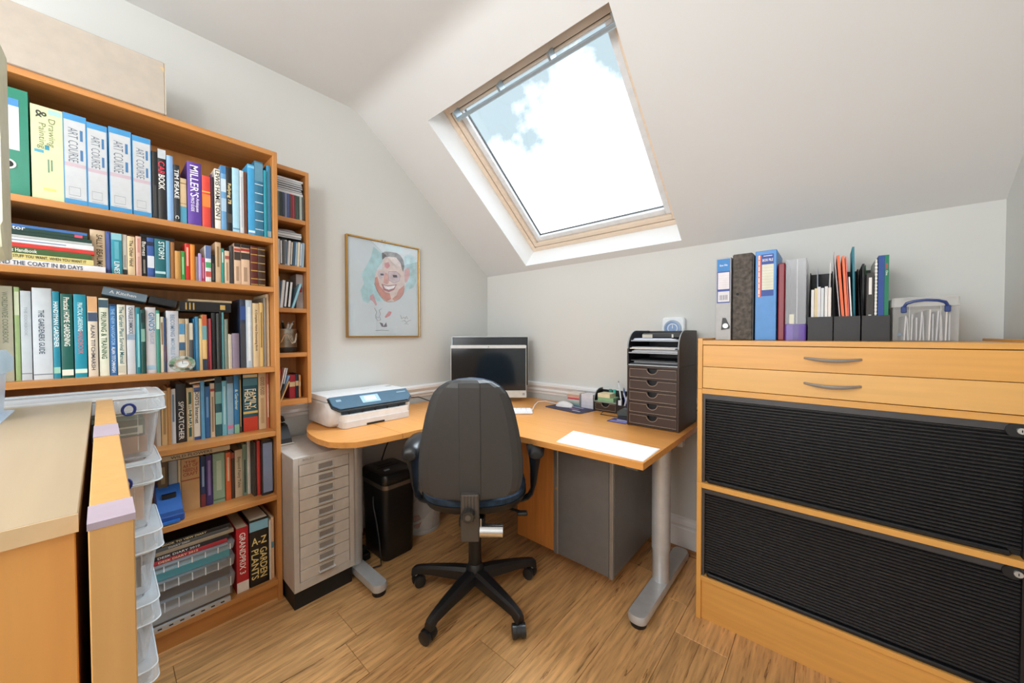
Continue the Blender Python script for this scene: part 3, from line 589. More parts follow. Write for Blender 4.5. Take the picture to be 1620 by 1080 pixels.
bx('paper_guide', flat('2a6cbd', .3), hp, .25, .27, -1.99, -1.94, z0+.004, z0+.012)
# bottom shelf: drawer runner, clear trays, diaries
zF = SH['F']
rn = thing('drawer_runner', 'perforated silver metal runner lying under the clear trays', 'metal strip', (.265, -1.9, zF))
bx('strip', SILVER, rn, .262, .275, -2.06, -1.79, zF, zF+.017)
for k in range(8): bx('slot', BLACKM, rn, .2745, .2755, -2.04+k*.031, -2.028+k*.031, zF+.006, zF+.011)
def tray(label, z, zb, zl, ztop, col):
    t = thing('clear_tray', label, 'tray', (.15, -1.9, z), group='clear plastic trays on the bottom shelf')
    C1 = clear('tray_plastic', (.8, .84, .87), .06, .15, .12); y0, y1 = -2.06, -1.782
    g = G().box(.03, .258, y0, y1, z, z+.002).box(.256, .258, y0, y1, z+.002, zl).box(.03, .032, y0, y1, z+.002, zl).box(.032, .256, y1-.002, y1, z+.002, zl).box(.032, .256, y0, y0+.002, z+.002, zl); g.to('tray_body', C1, t)
    g = G().loft([g2 for g2 in [G().rrect(.022, .268, y0-.006, y1+.007, .012, zl), G().rrect(.018, .272, y0-.008, y1+.011, .014, ztop)]]); g.to('lid', clear('lid_plastic', (.80, .85, .88), .24, .15, .25), t)
    for k in range(7): bx('lid_rib', clear('rib_plastic', (.92, .95, .97), .7), t, .270, .2725, y0+.03+k*.04, y0+.033+k*.04, zl+.001, ztop-.001)
    bx('contents', flat(col, .5), t, .036, .2545, y0+.006, y1-.006, z+.003, zl-.001)
tray('clear tray of grey papers, lowest of three on the bottom shelf', zF+.018, 0, .158, .198, 'a9a9a8')
tray('clear tray of dark brown papers, middle of three on the bottom shelf', .199, 0, .242, .274, '3a2c24')
tray('clear tray of turquoise papers, topmost of three on the bottom shelf', .275, 0, .312, .336, '0a9aac')
z = .337
for th, y1, col, tx, tc_, lab in ((.016, -1.795, 'b02c38', 'DESK DIARY 2015', 'f0d8b0', 'red desk diary lying directly on the topmost clear tray'), (.017, -1.79, '1d2026', 'DESK DIARY 2010', 'e6e6e2', 'black desk diary lying on the red one'),
    (.014, -1.772, 'a2937c', None, '', 'beige softback in the pile of diaries'), (.013, -1.79, '55595a', 'DIARY 2009', 'd8d8d2', 'grey diary near the top of the diary pile'), (.015, -1.783, '17181a', '1977 BOOK TO VIEW DIARY', 'e8d8a8', 'black diary with gold lettering topmost in the diary pile')):
    lying(lab, .25, -2.06, y1, z, th, .17, col, tx, tc_, (.15, .72), size=.5); z += th+.0004
# cardboard box on top
cb = thing('cardboard_box', 'plain grey brown cardboard box on top of the bookcase', 'box', (.15, -2.17, 2.02))
CB = flat('b2a89c', .8); 
g = G().box(.012, .29, -2.385, -1.962, 2.0202, 2.208, bev=.002); g.to('carton', CB, cb)
bx('flap', flat('c3b7a4', .8), cb, .012, .29, -1.962, -1.959, 2.0204, 2.208)
g = G(); g.lathe([(.022, 0), (.022, .001)], (0, 0, 0), 20); g.to('hand_hole', flat('5a4a3a', .9), cb, xf=Matrix.Translation((.255, -1.9592, 2.165)) @ Matrix.Rotation(R(-90), 4, 'X') @ Matrix.Diagonal((.5, 1.3, 1, 1)))
g = G().prism([(-1.978, 2.19), (-1.963, 2.188), (-1.963, 2.172)], 'x', .2902, .2912); g.to('torn_corner', flat('c8b088', .8), cb)
# ------------------------------------------------------------------ narrow media tower
tw = thing('media_tower', 'narrow beech wall shelf tower hung beside the bookcase', 'shelf', (.08, -1.515, .86))
TY0, TY1 = -1.5985, -1.430
bx('side_panel', CASE('z'), tw, .001, .168, TY1-.016, TY1, .862, 2.018, bev=.001); bx('side_panel', CASE('z'), tw, .001, .168, TY0, TY0+.016, .862, 2.018, bev=.001)
bx('top_panel', CASE('y'), tw, .001, .168, TY0+.016, TY1-.016, 1.998, 2.018); bx('back_panel', CASE('z'), tw, .001, .005, TY0+.016, TY1-.016, .862, 1.998)
TS = (1.775, 1.544, 1.337, 1.118, .888)
for z in TS: bx('shelf', CASE('y'), tw, .005, .166, TY0+.016, TY1-.016, z-.021 if z > .9 else .862, z, bev=.001)
def cd(label, x, y, z, w, h, d, col, rot=(0, 0, 0), name='disc_case', cat='disc case', mark=None, grp=None):
    t = thing(name, label, cat, (x, y, z), group=grp); t.rotation_euler = rot
    bx('case', flat(col, .25), t, -d, 0, 0, w, 0, h, bev=.0006, local=True)
    bx('spine_insert', flat(mark or 'c8ccd0', .4), t, -.001, .0004, w*.2, w*.8, h*.05, h*.95, local=True) if mark else None
    return t
def cdflat(label, x, y0, y1, z, th, d, col, rz=0):
    t = thing('disc_case', label, 'disc case', (x, y0, z)); t.rotation_euler = (0, 0, rz)
    bx('case', flat(col, .25), t, -d, 0, 0, y1-y0, 0, th, bev=.0006, local=True)
    bx('spine_insert', flat('c9cdd2', .4), t, -.001, .0004, .004, y1-y0-.004, th*.3, th*.7, local=True)
cA = ['55605c', '6a716e', '2f3a36', '3c4c7c', '7f86a6', '4b5a8c', 'a03044', '9a3a48', '3a4a44', '54706a', 'a8b4b0', '4a4c4a']
nA = ['grey green', 'mid grey', 'dark green', 'navy', 'lavender grey', 'slate blue', 'crimson', 'dull red', 'dark olive', 'sage', 'silver grey', 'charcoal']
for k in range(12): cd('%s disc case standing on the top tower shelf' % nA[k], .160, TY0+.019+k*.0109, TS[0], .0103, .118, .138, cA[k], mark=cA[(k+5) % 12] if k % 3 == 0 else None)
for k in range(7): cdflat('%s grey disc case in the flat pile on the top tower shelf, %s from below' % (('white', 'pale', 'mid', 'dark', 'slate', 'silver', 'light')[k], ORD[k]), .158, TY0+.018, TY1-.024-.003*(k % 3), TS[0]+.1185+k*.0107, .0103, .13, ('e0e2e4', '8d9398', '6a7076', '4c5156', '7b848c', 'a4aab0', 'c0c4c8')[k])
cB = ['2a2c2e', 'c9cccc', '3a3c3e', '585c5e', 'b8bcc0', 'dfe3e6', '2c3034', '3c5c78', '6f8ea4', 'e0d8c0', '4f86b4', '9fb8c8']
nB = ['black', 'white', 'charcoal', 'grey', 'pale grey', 'bright white', 'blue black', 'steel blue', 'dusty blue', 'cream', 'azure', 'ice blue']
for k in range(12): cd('%s disc case standing on the second tower shelf' % nB[k], .160, TY0+.019+k*.0104, TS[1], .0099, .122, .135, cB[k], rot=(0 if k < 5 else -.055, 0, 0), mark=cB[(k+3) % 12] if k % 2 == 0 else None)
for k in range(3): cdflat('%s disc case lying above the second tower shelf row, %s from below' % (('charcoal', 'white', 'grey')[k], ORD[k]), .150, TY0+.018, TY1-.03, TS[1]+.134+k*.0108, .0103, .12, ('5a6064', 'dfe2e4', '8a9196')[k])
g = G(); g.lathe([(.0, 0), (.058, 0), (.05, .012), (.02, .018), (0, .018)], (.085, -1.515, TS[1]+.167), 24, False)
tag(g.to('disc_spindle_lid', flat('9aa0a4', .25)), 'round grey plastic disc lid on top of the second shelf cases', 'lid')
for k, (c, n, th, r) in enumerate((('8fb8d8', 'sky blue', .018, 0), ('d8dcde', 'white', .012, -.1), ('1c1d20', 'black', .0145, -.1), ('202226', 'glossy black', .0145, -.1), ('8cc0d4', 'light turquoise', .010, -.3))):
    cd('%s case standing on the third tower shelf, %s from the left' % (n, ORD[k]), .158, TY0+.018+(0, .019, .033, .050, .068)[k], TS[2]+.0, th, (.15, .135, .135, .135, .13)[k], .12, c, rot=(r, 0, 0), name='film_case', cat='case', mark='dfe4e8' if k in (2, 3) else None)
pf = cd('pale grey file with a red label at the back of third tower shelf', .12, TY1-.048, TS[2], .031, .175, .1, 'b4b0b2', name='pamphlet_file', cat='file')
bx('red_label', flat('c23a38', .5), pf, -.001, .0006, .004, .026, .085, .125, local=True)
pp = thing('pen_pot', 'silver embossed pen pot with dark base on the fourth tower shelf', 'pen pot', (.09, -1.52, TS[3]))
g = G(); g.lathe([(.049, .0), (.051, .004), (.051, .024), (.049, .026)], (.09, -1.52, TS[3]), 28); g.to('base', flat('20201f', .4), pp)
g = G(); g.lathe([(.048, .026), (.049, .03), (.049, .118), (.0465, .118), (.0455, .03), (.0, .03)], (.09, -1.52, TS[3]), 28, False); 
m, t, p = base_mat('embossed_pewter', '9a968c', .32, .85); vary(t, p, '9a968c', .3, 26, bump=1.0); g.to('pot_wall', m, pp)
for k in range(3):
    a = k*.5; g = G().tube([(.09+.0495*math.cos(a+q*.16-.8), -1.52+.0495*math.sin(a+q*.16-.8), TS[3]+.045+.05*math.sin(q*.45+k)**2) for q in range(9)], .0022, 6); g.to('relief_swirl', flat('c3beb0', .25, .8), pp)
for k, (a, c, h, n) in enumerate(((-.6, '1d1e20', .15, 'black'), (.1, 'e6e6e4', .142, 'white'), (.7, 'd8dadc', .146, 'pale grey'), (1.6, '2c2d30', .152, 'charcoal'), (2.5, 'e9e4dc', .14, 'ivory'))):
    t = thing('pen', '%s pen standing in the silver pen pot' % n, 'pen', (.09, -1.52, TS[3]+.031)); 
    e = (.09+.034*math.cos(a), -1.52+.036*math.sin(a), TS[3]+h); g = G().cyl((.09-.02*math.cos(a), -1.52-.02*math.sin(a), TS[3]+.034), e, .0055, seg=10); g.to('barrel', flat(c, .3), t)
    d = (Vector(e)-Vector((.09, -1.52, TS[3]+.03))).normalized(); G().cyl(Vector(e)+d*.0002, Vector(e)+d*.008, .0045, .003, 10).to('cap', flat('8a8c90', .3), t)
bx_ = cd('small cream card standing behind the pen pot', .06, TY1-.036, TS[3], .008, .085, .03, 'd8ccb8', name='card', cat='card')
for k, (c, n, y, w, h, r, d) in enumerate((('b03a40', 'red', .018, .004, .155, -.12, .1), ('e2e2e0', 'white', .024, .005, .16, -.2, .1), ('ccd0d4', 'pale grey', .033, .005, .158, -.2, .1), ('7fa8cc', 'light blue', .034, .008, .125, -.3, .13), ('222326', 'black', .022, .006, .085, -.3, .145), ('c9a878', 'tan', .031, .006, .1, -.38, .145))):
    book('booklet', '%s booklet leaning on the lowest tower shelf' % n, 'booklet', (.15 if k < 4 else .163, TY0+y, TS[4]), w, h, d, c, (), (), rot=(r, 0, 0))
for c, n, y, w, h in (('a82838', 'crimson', .083, .026, .118), ('202c48', 'navy', .110, .015, .122), ('e0a868', 'buff', .126, .009, .115)):
    book('book', '%s little book standing on the lowest tower shelf' % n, 'book', (.125, TY0+y, TS[4]), w, h, .09, c, (), ((.3, .5, 'd8c8a0'),))
# ------------------------------------------------------------------ corner desk
T = .74; TU = .715
dk = thing('corner_desk', 'beech corner desk with silver tube legs and rounded left end', 'desk', (.9, -.6, 0))
mainp = [(.035, -1.1985), (.637, -1.1985), (.636, -1.12), (.645, -1.06), (.675, -1.0), (.73, -.945), (.81, -.908), (.92, -.888), (1.08, -.877), (1.645, -.852), (1.645, -.035), (.035, -.035)]
G().prism(mainp, 'z', TU, T).to('desktop', DESKW('x'), dk)
extp = [(.035, -1.2015), (.035, -1.36), (.06, -1.39), (.11, -1.427), (.185, -1.46), (.25, -1.481), (.337, -1.495), (.42, -1.498), (.513, -1.486), (.565, -1.456), (.606, -1.41), (.627, -1.32), (.637, -1.2015)]
G().prism(extp, 'z', TU, T).to('desktop_extension', DESKW('y'), dk)
def post(x, y, z1):
    g = G().cyl((x, y, .2), (x, y, z1), .041 if x > 1 else .036, seg=28); p = g.to('leg_post', SILVER, dk)
    G().cyl((x, y, .05), (x, y, .1995), .037 if x > 1 else .033, seg=28).to('leg_sleeve', SILVER, p)
def footr(cx, cy, L0, L1, w, axis):
    rings = []
    for q, zz, ww in ((0, .022, w*.92), (0, .04, w), (0, .054, w*.86)):
        if axis == 'y': rings.append(G().rrect(cx-ww/2, cx+ww/2, L0+(w-ww)/2, L1-(w-ww)/2, ww*.42, zz, 5))
        else: rings.append(G().rrect(L0+(w-ww)/2, L1-(w-ww)/2, cy-ww/2, cy+ww/2, ww*.42, zz, 5))
    return G().loft(rings).to('foot', SILVER, dk)
post(1.56, -.41, .69); f = footr(1.56, 0, -.715, -.075, .083, 'y')
for yy in (-.675, -.11): G().lathe([(.031, 0), (.033, .004), (.033, .02), (.026, .024)], (1.56, yy, 0), 20).to('levelling_foot', BLACK, f)
post(.345, -1.294, .69); f = footr(0, -1.294, .24, .612, .072, 'x')
for xx in (.28, .578): G().lathe([(.029, 0), (.031, .004), (.031, .02), (.024, .024)], (xx, -1.294, 0), 20).to('levelling_foot', BLACK, f)
bx('leg_bracket', SILVER, dk, 1.535, 1.585, -.47, -.35, .66, .715); bx('leg_bracket', SILVER, dk, .33, .46, -1.325, -1.262, .66, .715)
bx('frame_rail', flat('6d6e70', .4, .5), dk, 1.555, 1.605, -.80, -.06, .688, .714); bx('frame_rail', flat('55575a', .4, .5), dk, .42, .47, -1.26, -.3, .675, .714); bx('frame_rail', flat('55575a', .4, .5), dk, .5, 1.55, -.43, -.38, .675, .7145)
bx('frame_end', SILVER, dk, 1.605, 1.63, -.33, -.29, .672, .7145)
# storage unit hanging under the desk
pu = thing('storage_unit', 'grey and beech storage unit hanging under the desk', 'cabinet', (1.14, -.38, .1))
X0, X1, Y0, Y1, ZB, ZT = .855, 1.422, -.628, -.115, .10, .674
bx('carcass', wood('unit_beech', 'c98342', 'z'), pu, X0+.016, X1-.016, Y0+.02, Y1, ZB+.003, ZT)
bx('beech_panel', wood('unit_beech', 'c98342', 'z'), pu, X0, 1.098, Y0+.006, Y0+.0195, ZB, ZT, bev=.001)
bx('edge_strip', flat('9b9a98', .3, .6), pu, 1.099, 1.126, Y0, Y0+.0195, ZB-.004, ZT, bev=.003)
d_ = bx('grey_door', GREYM, pu, 1.127, 1.402, Y0+.002, Y0+.0195, ZB, ZT, bev=.001)
G().cyl((1.118, Y0-.004, .43), (1.118, Y0, .43), .006, seg=12).to('lock', flat('c9a884', .3, .8), pu)
bx('edge_strip', flat('9b9a98', .3, .6), pu, 1.403, X1, Y0, Y0+.0195, ZB-.006, ZT, bev=.003)
bx('side_panel', GREYM, pu, X1-.016, X1, Y0+.02, Y1, ZB, ZT, bev=.001); bx('left_panel', wood('unit_beech', 'c98342', 'z'), pu, X0, X0+.016, Y0+.02, Y1, ZB, ZT)
bx('hanging_rail', BLACK, pu, X0+.02, X1-.03, Y0+.04, Y0+.10, ZT, .7148)
# ------------------------------------------------------------------ ten drawer steel cabinet
mc = thing('multi_drawer_cabinet', 'light grey steel cabinet with ten shallow drawers beside the bookcase', 'cabinet', (.22, -1.467, 0))
GR = flat('c2bcb5', .38, .1); A0, A1, ZL, ZH = -1.597, -1.333, .085, .672
bx('carcass', GR, mc, .03, .408, A0, A1, ZL, ZH, bev=.002); bx('drawer_gap_shade', BLACKM, mc, .408, .4087, A0+.02, A1-.02, ZL+.033, ZH-.032); bx('plinth', BLACKM, mc, .04, .40, A0+.006, A1-.006, 0, ZL)  # black sheet paints the shade in the gaps between the drawers
bx('front_stile', GR, mc, .408, .42, A0, A0+.022, ZL, ZH, bev=.001); bx('front_stile', GR, mc, .408, .42, A1-.022, A1, ZL, ZH, bev=.001)
bx('front_rail', GR, mc, .408, .42, A0+.022, A1-.022, ZH-.034, ZH, bev=.001); bx('front_rail', GR, mc, .408, .42, A0+.022, A1-.022, ZL, ZL+.035, bev=.001)
text('BISLEY', (.4207, A0+.062, ZH-.014), (0, 1, 0), (0, 0, 1), .07, .009, '8c8884', mc, 'maker_lettering')
dz = (ZH-.034-ZL-.035)/10
for k in range(10):
    z = ZL+.035+k*dz; d = bx('drawer', flat('c8c2ba', .38, .1), mc, .409, .419, A0+.0245, A1-.0245, z+.0012, z+dz-.0012, bev=.001)
    yc = (A0+A1)/2+.002; zc = z+dz*.52
    g = G().box(.4192, .4225, yc-.036, yc+.036, zc+.012, zc+.017).box(.4192, .4225, yc-.036, yc-.031, zc-.012, zc+.012).box(.4192, .4225, yc+.031, yc+.036, zc-.012, zc+.012)
    g.prism([(.4192, zc-.018), (.434, zc-.015), (.4355, zc-.011), (.428, zc-.010), (.4192, zc-.012)], 'y', yc-.036, yc+.036)
    h = g.to('cup_handle', flat('d9d8d6', .2, .35), d); bx('label_card', flat('857d76', .6), h, .4192, .4198, yc-.030, yc+.030, zc-.0115, zc+.0115)  # card colour darkened to stand in for the shade inside the handle
# black cradle on it
ph = thing('phone_cradle', 'small black desk phone cradle on the grey steel cabinet', 'phone', (.12, -1.56, .672))
bx('base', flat('b8b2a2', .5), ph, .04, .175, -1.596, -1.512, .6722, .680, bev=.003)
G().prism([(.05, .6802), (.168, .6802), (.16, .70), (.10, .755), (.06, .76)], 'y', -1.59, -1.52).to('body', BLACK, ph)
G().tube([(.06, -1.585, .762), (.058, -1.575, .785), (.055, -1.55, .797), (.055, -1.53, .785), (.056, -1.525, .766)], .009, 10).to('handset', BLACK, ph)
# ------------------------------------------------------------------ printer
pt = thing('printer', 'white inkjet printer with slate control panel on the rounded desk end', 'printer', (.19, -1.17, T))
PW = flat('cfccc9', .35); PB = flat('46657a', .28); py0, py1 = -1.398, -.935
def pring(x0, x1, y0, y1, r, z): return G().rrect(x0, x1, y0, y1, r, z, 5)
prof = [(.035, T+.004), (.285, T+.004), (.305, T+.02), (.312, T+.07), (.30, T+.098), (.268, T+.125), (.035, T+.125)]
def body(y0, y1, name, par):
    rings = []
    for yy, s in ((y0, .9), (y0+.012, .97), (y0+.03, 1), (y1-.03, 1), (y1-.012, .97), (y1, .9)):
        rings.append([(.035+(px-.035)*(s if px > .1 else 1), yy, T+.064+(pz-T-.064)*(s if s > .95 else .9)) for px, pz in prof])
    return G().loft(rings).to(name, PW, par)
body(py0, py1, 'body', pt)
g = G().loft([[(x, y, z) for x, y, z in ((.03, y, T+.126), (.262+dx, y, T+.126), (.266+dx, y, T+.134), (.262+dx, y, T+.152), (.03, y, T+.152))] for y, dx in ((py0+.008, -.012), (py0+.02, 0), (py1-.02, 0), (py1-.008, -.012))]); g.to('scanner_lid', flat('dfe2e5', .3), pt)
bx('lid_seam', BLACK, pt, .032, .264, py0+.011, py1-.011, T+.1235, T+.1275)
# sloped control panel
def panel(off, y0, y1, t0, t1, name, mat, par, th=.002, rnd=0):
    P0 = Vector((.266, 0, T+.150)); P1 = Vector((.336, 0, T+.098)); d = (P1-P0); n = Vector((-d.z, 0, d.x)).normalized(); n = n if n.x > 0 else -n
    g = G(); pts = [(y0, t0), (y1, t0), (y1, t1-rnd), (y1-.03 if rnd else y1, t1), (y0+.03 if rnd else y0, t1), (y0, t1-rnd)] if rnd else [(y0, t0), (y1, t0), (y1, t1), (y0, t1)]
    lo = [P0+d*t+n*off+Vector((0, y, 0)) for y, t in pts]; hi = [q+n*th for q in lo]
    g.loft([lo, hi]); g.sm = False; return g.to(name, mat, par)
pn = panel(-.006, py0+.012, py1-.012, 0, 1.0, 'control_panel', PB, pt, .007, .35)
panel(-.012, py0+.006, py1-.006, -.02, 1.10, 'panel_edge', BLACK, pt, .006, .35)
tsn = panel(.0012, -1.235, -1.135, .18, .78, 'touch_screen', flat('9fc0d2', .2), pt, .0015); panel(.0028, -1.215, -1.155, .28, .64, 'screen_image', flat('e4efe9', .3), tsn, .0006)
panel(.0012, -1.02, -.965, .22, .30, 'panel_marking', flat('8fa4b4', .4), pn, .0005); panel(.0012, -1.36, -1.335, .25, .42, 'panel_button', flat('86a0b2', .4), pn, .0005)
bx('paper_slot', flat('2c3a44', .5), pt, .25, .322, -1.345, -.985, T+.066, T+.094)
for k in range(5): G().cyl((.318, -1.31+k*.07, T+.07), (.325, -1.31+k*.07, T+.07), .006, seg=8).to('slot_roller', BLACK, pt)
G().loft([G().rrect(.2, .352, -1.352, -.98, .02, T+.034, 5), G().rrect(.2, .352, -1.352, -.98, .02, T+.064, 5)]).to('output_tray', flat('dcd9d6', .35), pt)
G().loft([G().rrect(.2, .358, -1.355, -.977, .02, T+.002, 5), G().rrect(.2, .358, -1.355, -.977, .02, T+.0335, 5)]).to('paper_cassette', PW, pt)
bx('cassette_grip', BLACK, pt, .35, .3585, -1.235, -1.135, T+.0025, T+.012)
text('ENVY', (.13, -1.13, T+.1525), (0, 1, 0), (-1, 0, 0), .055, .011, '6e7378', pt, 'maker_lettering')
bx('lid_marking', flat('9aa0a4', .5), pt, .10, .125, -.99, -.955, T+.1518, T+.1524)
# ------------------------------------------------------------------ shredder, bin, cables
sh = thing('paper_shredder', 'black paper shredder with silver band on the floor under the desk', 'shredder', (.29, -1.07, 0))
def sring(s, z, r=.03): return G().rrect(.285-.125*s, .285+.125*s, -1.073-.098*s, -1.073+.098*s, r, z, 6)
G().loft([sring(.90, .004), sring(.92, .01), sring(1.0, .402), sring(1.0, .412)]).to('waste_body', flat('121316', .38), sh)
G().loft([sring(1.03, .4125), sring(1.05, .42), sring(1.05, .446), sring(1.0, .463), sring(.9, .467)]).to('cutter_head', flat('191a1c', .3), sh)
G().loft([sring(1.012, .388, .032), sring(1.012, .410, .032)]).to('silver_band', flat('77706a', .3, .7), sh)
g = G().box(.28, .286, -1.14, -1.01, .4672, .4685); g.to('feed_slot', BLACKM, sh); bx('control_strip', flat('2b2d30', .3), sh, .20, .25, -1.12, -1.03, .467, .471, bev=.002); bx('slide_switch', flat('9aa0a6', .3), sh, .33, .345, -1.13, -1.10, .4672, .472)
tag(G().tube([(.30, -1.1735, .33), (.33, -1.19, .30), (.36, -1.188, .22), (.385, -1.186, .12), (.40, -1.188, .05), (.41, -1.19, .012), (.39, -1.23, .006), (.33, -1.235, .006), (.25, -1.22, .010)], .004, 8).to('power_cable', flat('202124', .5)), 'black mains cable hanging down the front of the shredder', 'cable')
tag(G().tube([(.30, -1.06, .712), (.28, -1.05, .66), (.22, -1.03, .60), (.16, -1.02, .53), (.10, -1.01, .45), (.05, -1.0, .30), (.04, -1.0, .02)], .0035, 8).to('desk_cable', BLACK), 'thin black cable dropping from the desk behind the shredder', 'cable')
tag(G().tube([(.045, -.93, .745), (.05, -.88, .775), (.055, -.80, .79), (.06, -.72, .785), (.08, -.64, .748)], .003, 8).to('printer_cable', BLACK), 'thin black cable looping along the wall behind the printer', 'cable')
ps = thing('power_strip', 'black power strip on the floor behind the left desk foot', 'power strip', (.22, -1.21, 0))
bx('body', BLACKM, ps, .12, .30, -1.235, -1.19, .0, .035, bev=.004)
for k in range(3): bx('socket_plug', BLACK, ps, .13+k*.055, .165+k*.055, -1.23, -1.196, .035, .06, bev=.004)
BXc, BYc = .205, -.815
bn = thing('waste_bin', 'translucent white waste bin behind the shredder', 'bin', (BXc, BYc, 0))
CBn = clear('bin_plastic', (.80, .80, .80), .22, .3)
G().lathe([(.0, .008), (.118, .008), (.132, .15), (.15, .34), (.153, .34), (.135, .15), (.121, .0), (0, .0)], (BXc, BYc, 0), 36, False).to('bin_wall', CBn, bn)
G().lathe([(.1215, .0), (.126, .0), (.127, .02), (.1225, .02), (.1215, 0)], (BXc, BYc, 0), 36, False).to('base_ring', flat('b4b6b8', .3), bn)
G().loft([[(BXc+.105*math.cos(a), BYc+.105*math.sin(a), .01) for a in [k*math.pi/8 for k in range(16)]], [(BXc+.122*math.cos(a), BYc+.122*math.sin(a), .10+.07*math.sin(a*1.0+.5)+.012*math.sin(a*3)) for a in [k*math.pi/8 for k in range(16)]]]).to('bin_liner', flat('d3d2d0', .7), bn)
g = G()
bmesh.ops.create_icosphere(g.bm, subdivisions=2, radius=.04)
for v in g.bm.verts: v.co *= random.uniform(.75, 1.2)
tag(g.to('crumpled_wrapper', flat('b0564c', .6), None, xf=Matrix.Translation((BXc+.062, BYc-.055, .06))), 'crumpled pink red wrapper inside the waste bin', 'wrapper')
# ------------------------------------------------------------------ computer in the corner
im = thing('desktop_computer', 'white all in one computer with dark screen in the desk corner', 'computer', (.372, -.362, T), R(41.24+0))
# local: x to the right of the viewer, y away from the viewer
WHT = flat('dcdcd8', .3); SCR = flat('141d24', .12)
bx('casing', WHT, im, -.263, .263, .004, .05, .028, .392, bev=.006, local=True)
bx('screen', SCR, im, -.258, .258, -.0005, .004, .078, .370, local=True)
bx('chin', flat('d4d4cf', .3), im, -.2625, .2625, -.001, .0038, .029, .0765, local=True)
bx('top_bezel', flat('cfd3d4', .3), im, -.2625, .2625, -.001, .0038, .3715, .391, local=True)
G().cyl((0, -.003, .381), (0, -.0011, .381), .003, seg=10).to('webcam', BLACK, im, True)
bx('disc_slot_badge', flat('9aa4b0', .3), im, .235, .252, -.002, -.0011, .044, .062, local=True)
G().prism([(.05, .30), (.055, .30), (.085, .008), (.20, .004), (.20, .0), (-.02, .0), (-.02, .004), (.078, .008)], 'x', -.10, .10).to('stand', flat('c3c5c6', .3, .4), im, True)
mo = thing('flat_monitor', 'black flat monitor rising just above the white computer behind it', 'monitor', (.325, -.30, T), R(41.24))
bx('panel', flat('1b2128', .2), mo, -.272, .272, .014, .05, .10, .448, bev=.004, local=True); g = G().box(-.2735, -.2705, .0125, .03, .1, .449).box(.2705, .2735, .0125, .03, .1, .449).box(-.2735, .2735, .0125, .03, .4475, .4505); g.to('silver_rim', flat('b9c0c4', .3, .5), mo, True)
bx('neck', BLACK, mo, -.03, .03, .05, .07, .01, .2, local=True); bx('foot', BLACK, mo, -.11, .11, .01, .14, .0, .012, local=True)
kbd = thing('keyboard', 'white keyboard on the desk in front of the computer', 'keyboard', (.66, -.57, T), R(41))
bx('keyboard_body', flat('dedee0', .35), kbd, -.215, .205, -.06, .06, .0, .012, bev=.004, local=True)
for r_ in range(5):
    for c_ in range(14): bx('key', flat('eeeeef', .4), kbd, -.205+c_*.0288, -.205+c_*.0288+.025, -.052+r_*.0212, -.052+r_*.0212+.018, .0122, .0165, local=True)
mp_ = thing('mouse_mat', 'dark blue mouse mat under the white mouse', 'mouse mat', (.925, -.185, T), R(-9))
G().loft([G().rrect(-.145, .145, -.092, .092, .02, 0, 4), G().rrect(-.145, .145, -.092, .092, .02, .003, 4)]).to('mat', flat('2d2c48', .6), mp_, True)
for k, (u, v, w_, h_, c) in enumerate(((.0, -.02, .07, .025, '8a6a8c'), (-.02, .03, .09, .02, 'a9a4c4'), (.05, -.05, .06, .012, 'd8d4e4'), (.02, .06, .10, .012, '5a5a86'))): G().box(u, u+w_, v, v+h_, .0031, .0034).to('printed_patch', flat(c, .6), mp_, True)
ms = thing('computer_mouse', 'white computer mouse on the dark blue mat', 'mouse', (.868, -.165, T+.0032), R(10))
rr_ = []
for q, (xx, wy, hz) in enumerate(((-.056, .012, .008), (-.052, .024, .017), (-.035, .031, .028), (-.01, .033, .033), (.02, .032, .031), (.045, .028, .022), (.056, .018, .012))):
    rr_.append([(xx, wy*math.cos(a), max(0, hz*math.sin(a))) for a in [k*math.pi/10 for k in range(11)]])
G().loft(rr_).to('mouse_shell', flat('e2e4e6', .25), ms, True)
tag(G().tube([(.79, -.405, T+.006), (.75, -.33, T+.02), (.73, -.27, T+.03), (.75, -.22, T+.03), (.79, -.19, T+.02), (.82, -.17, T+.01)], .0028, 8).to('mouse_cable', flat('d9dbdd', .4)), 'white cable curling from keyboard to mouse', 'cable')
# note blocks
for k, (xa, xb, cs, lab) in enumerate(((.865, .952, ['5f8288', '7f9a98', 'a8b0a4', 'b9c4c0', 'c94a52', 'd9a090', 'c4a48c', 'ddd5cc'], 'multicoloured paper note block in clear holder beside the mouse mat'), (.966, 1.048, ['c8c8d2', 'cfcfda', 'd6d6de', 'dcdce2'], 'white paper note block in clear holder beside the small organiser'))):
    t = thing('note_block', lab, 'note block', ((xa+xb)/2, -.085, T)); n = len(cs)
    for j, c in enumerate(cs): bx('paper_layer', flat(c, .8), t, xa, xb, -.125+.0, -.045, T+.003+j*.086/n, T+.003+(j+1)*.086/n-.0003)
    cp = clear('holder_plastic', (.9, .93, .95), .22)
    bx('clear_holder', cp, t, xa-.003, xb+.003, -.128, -.0425, T, T+.0028); bx('holder_wall', cp, t, xa-.003, xa-.0008, -.128, -.0425, T+.003, T+.075); bx('holder_wall', cp, t, xb+.0008, xb+.003, -.128, -.0425, T+.003, T+.075)
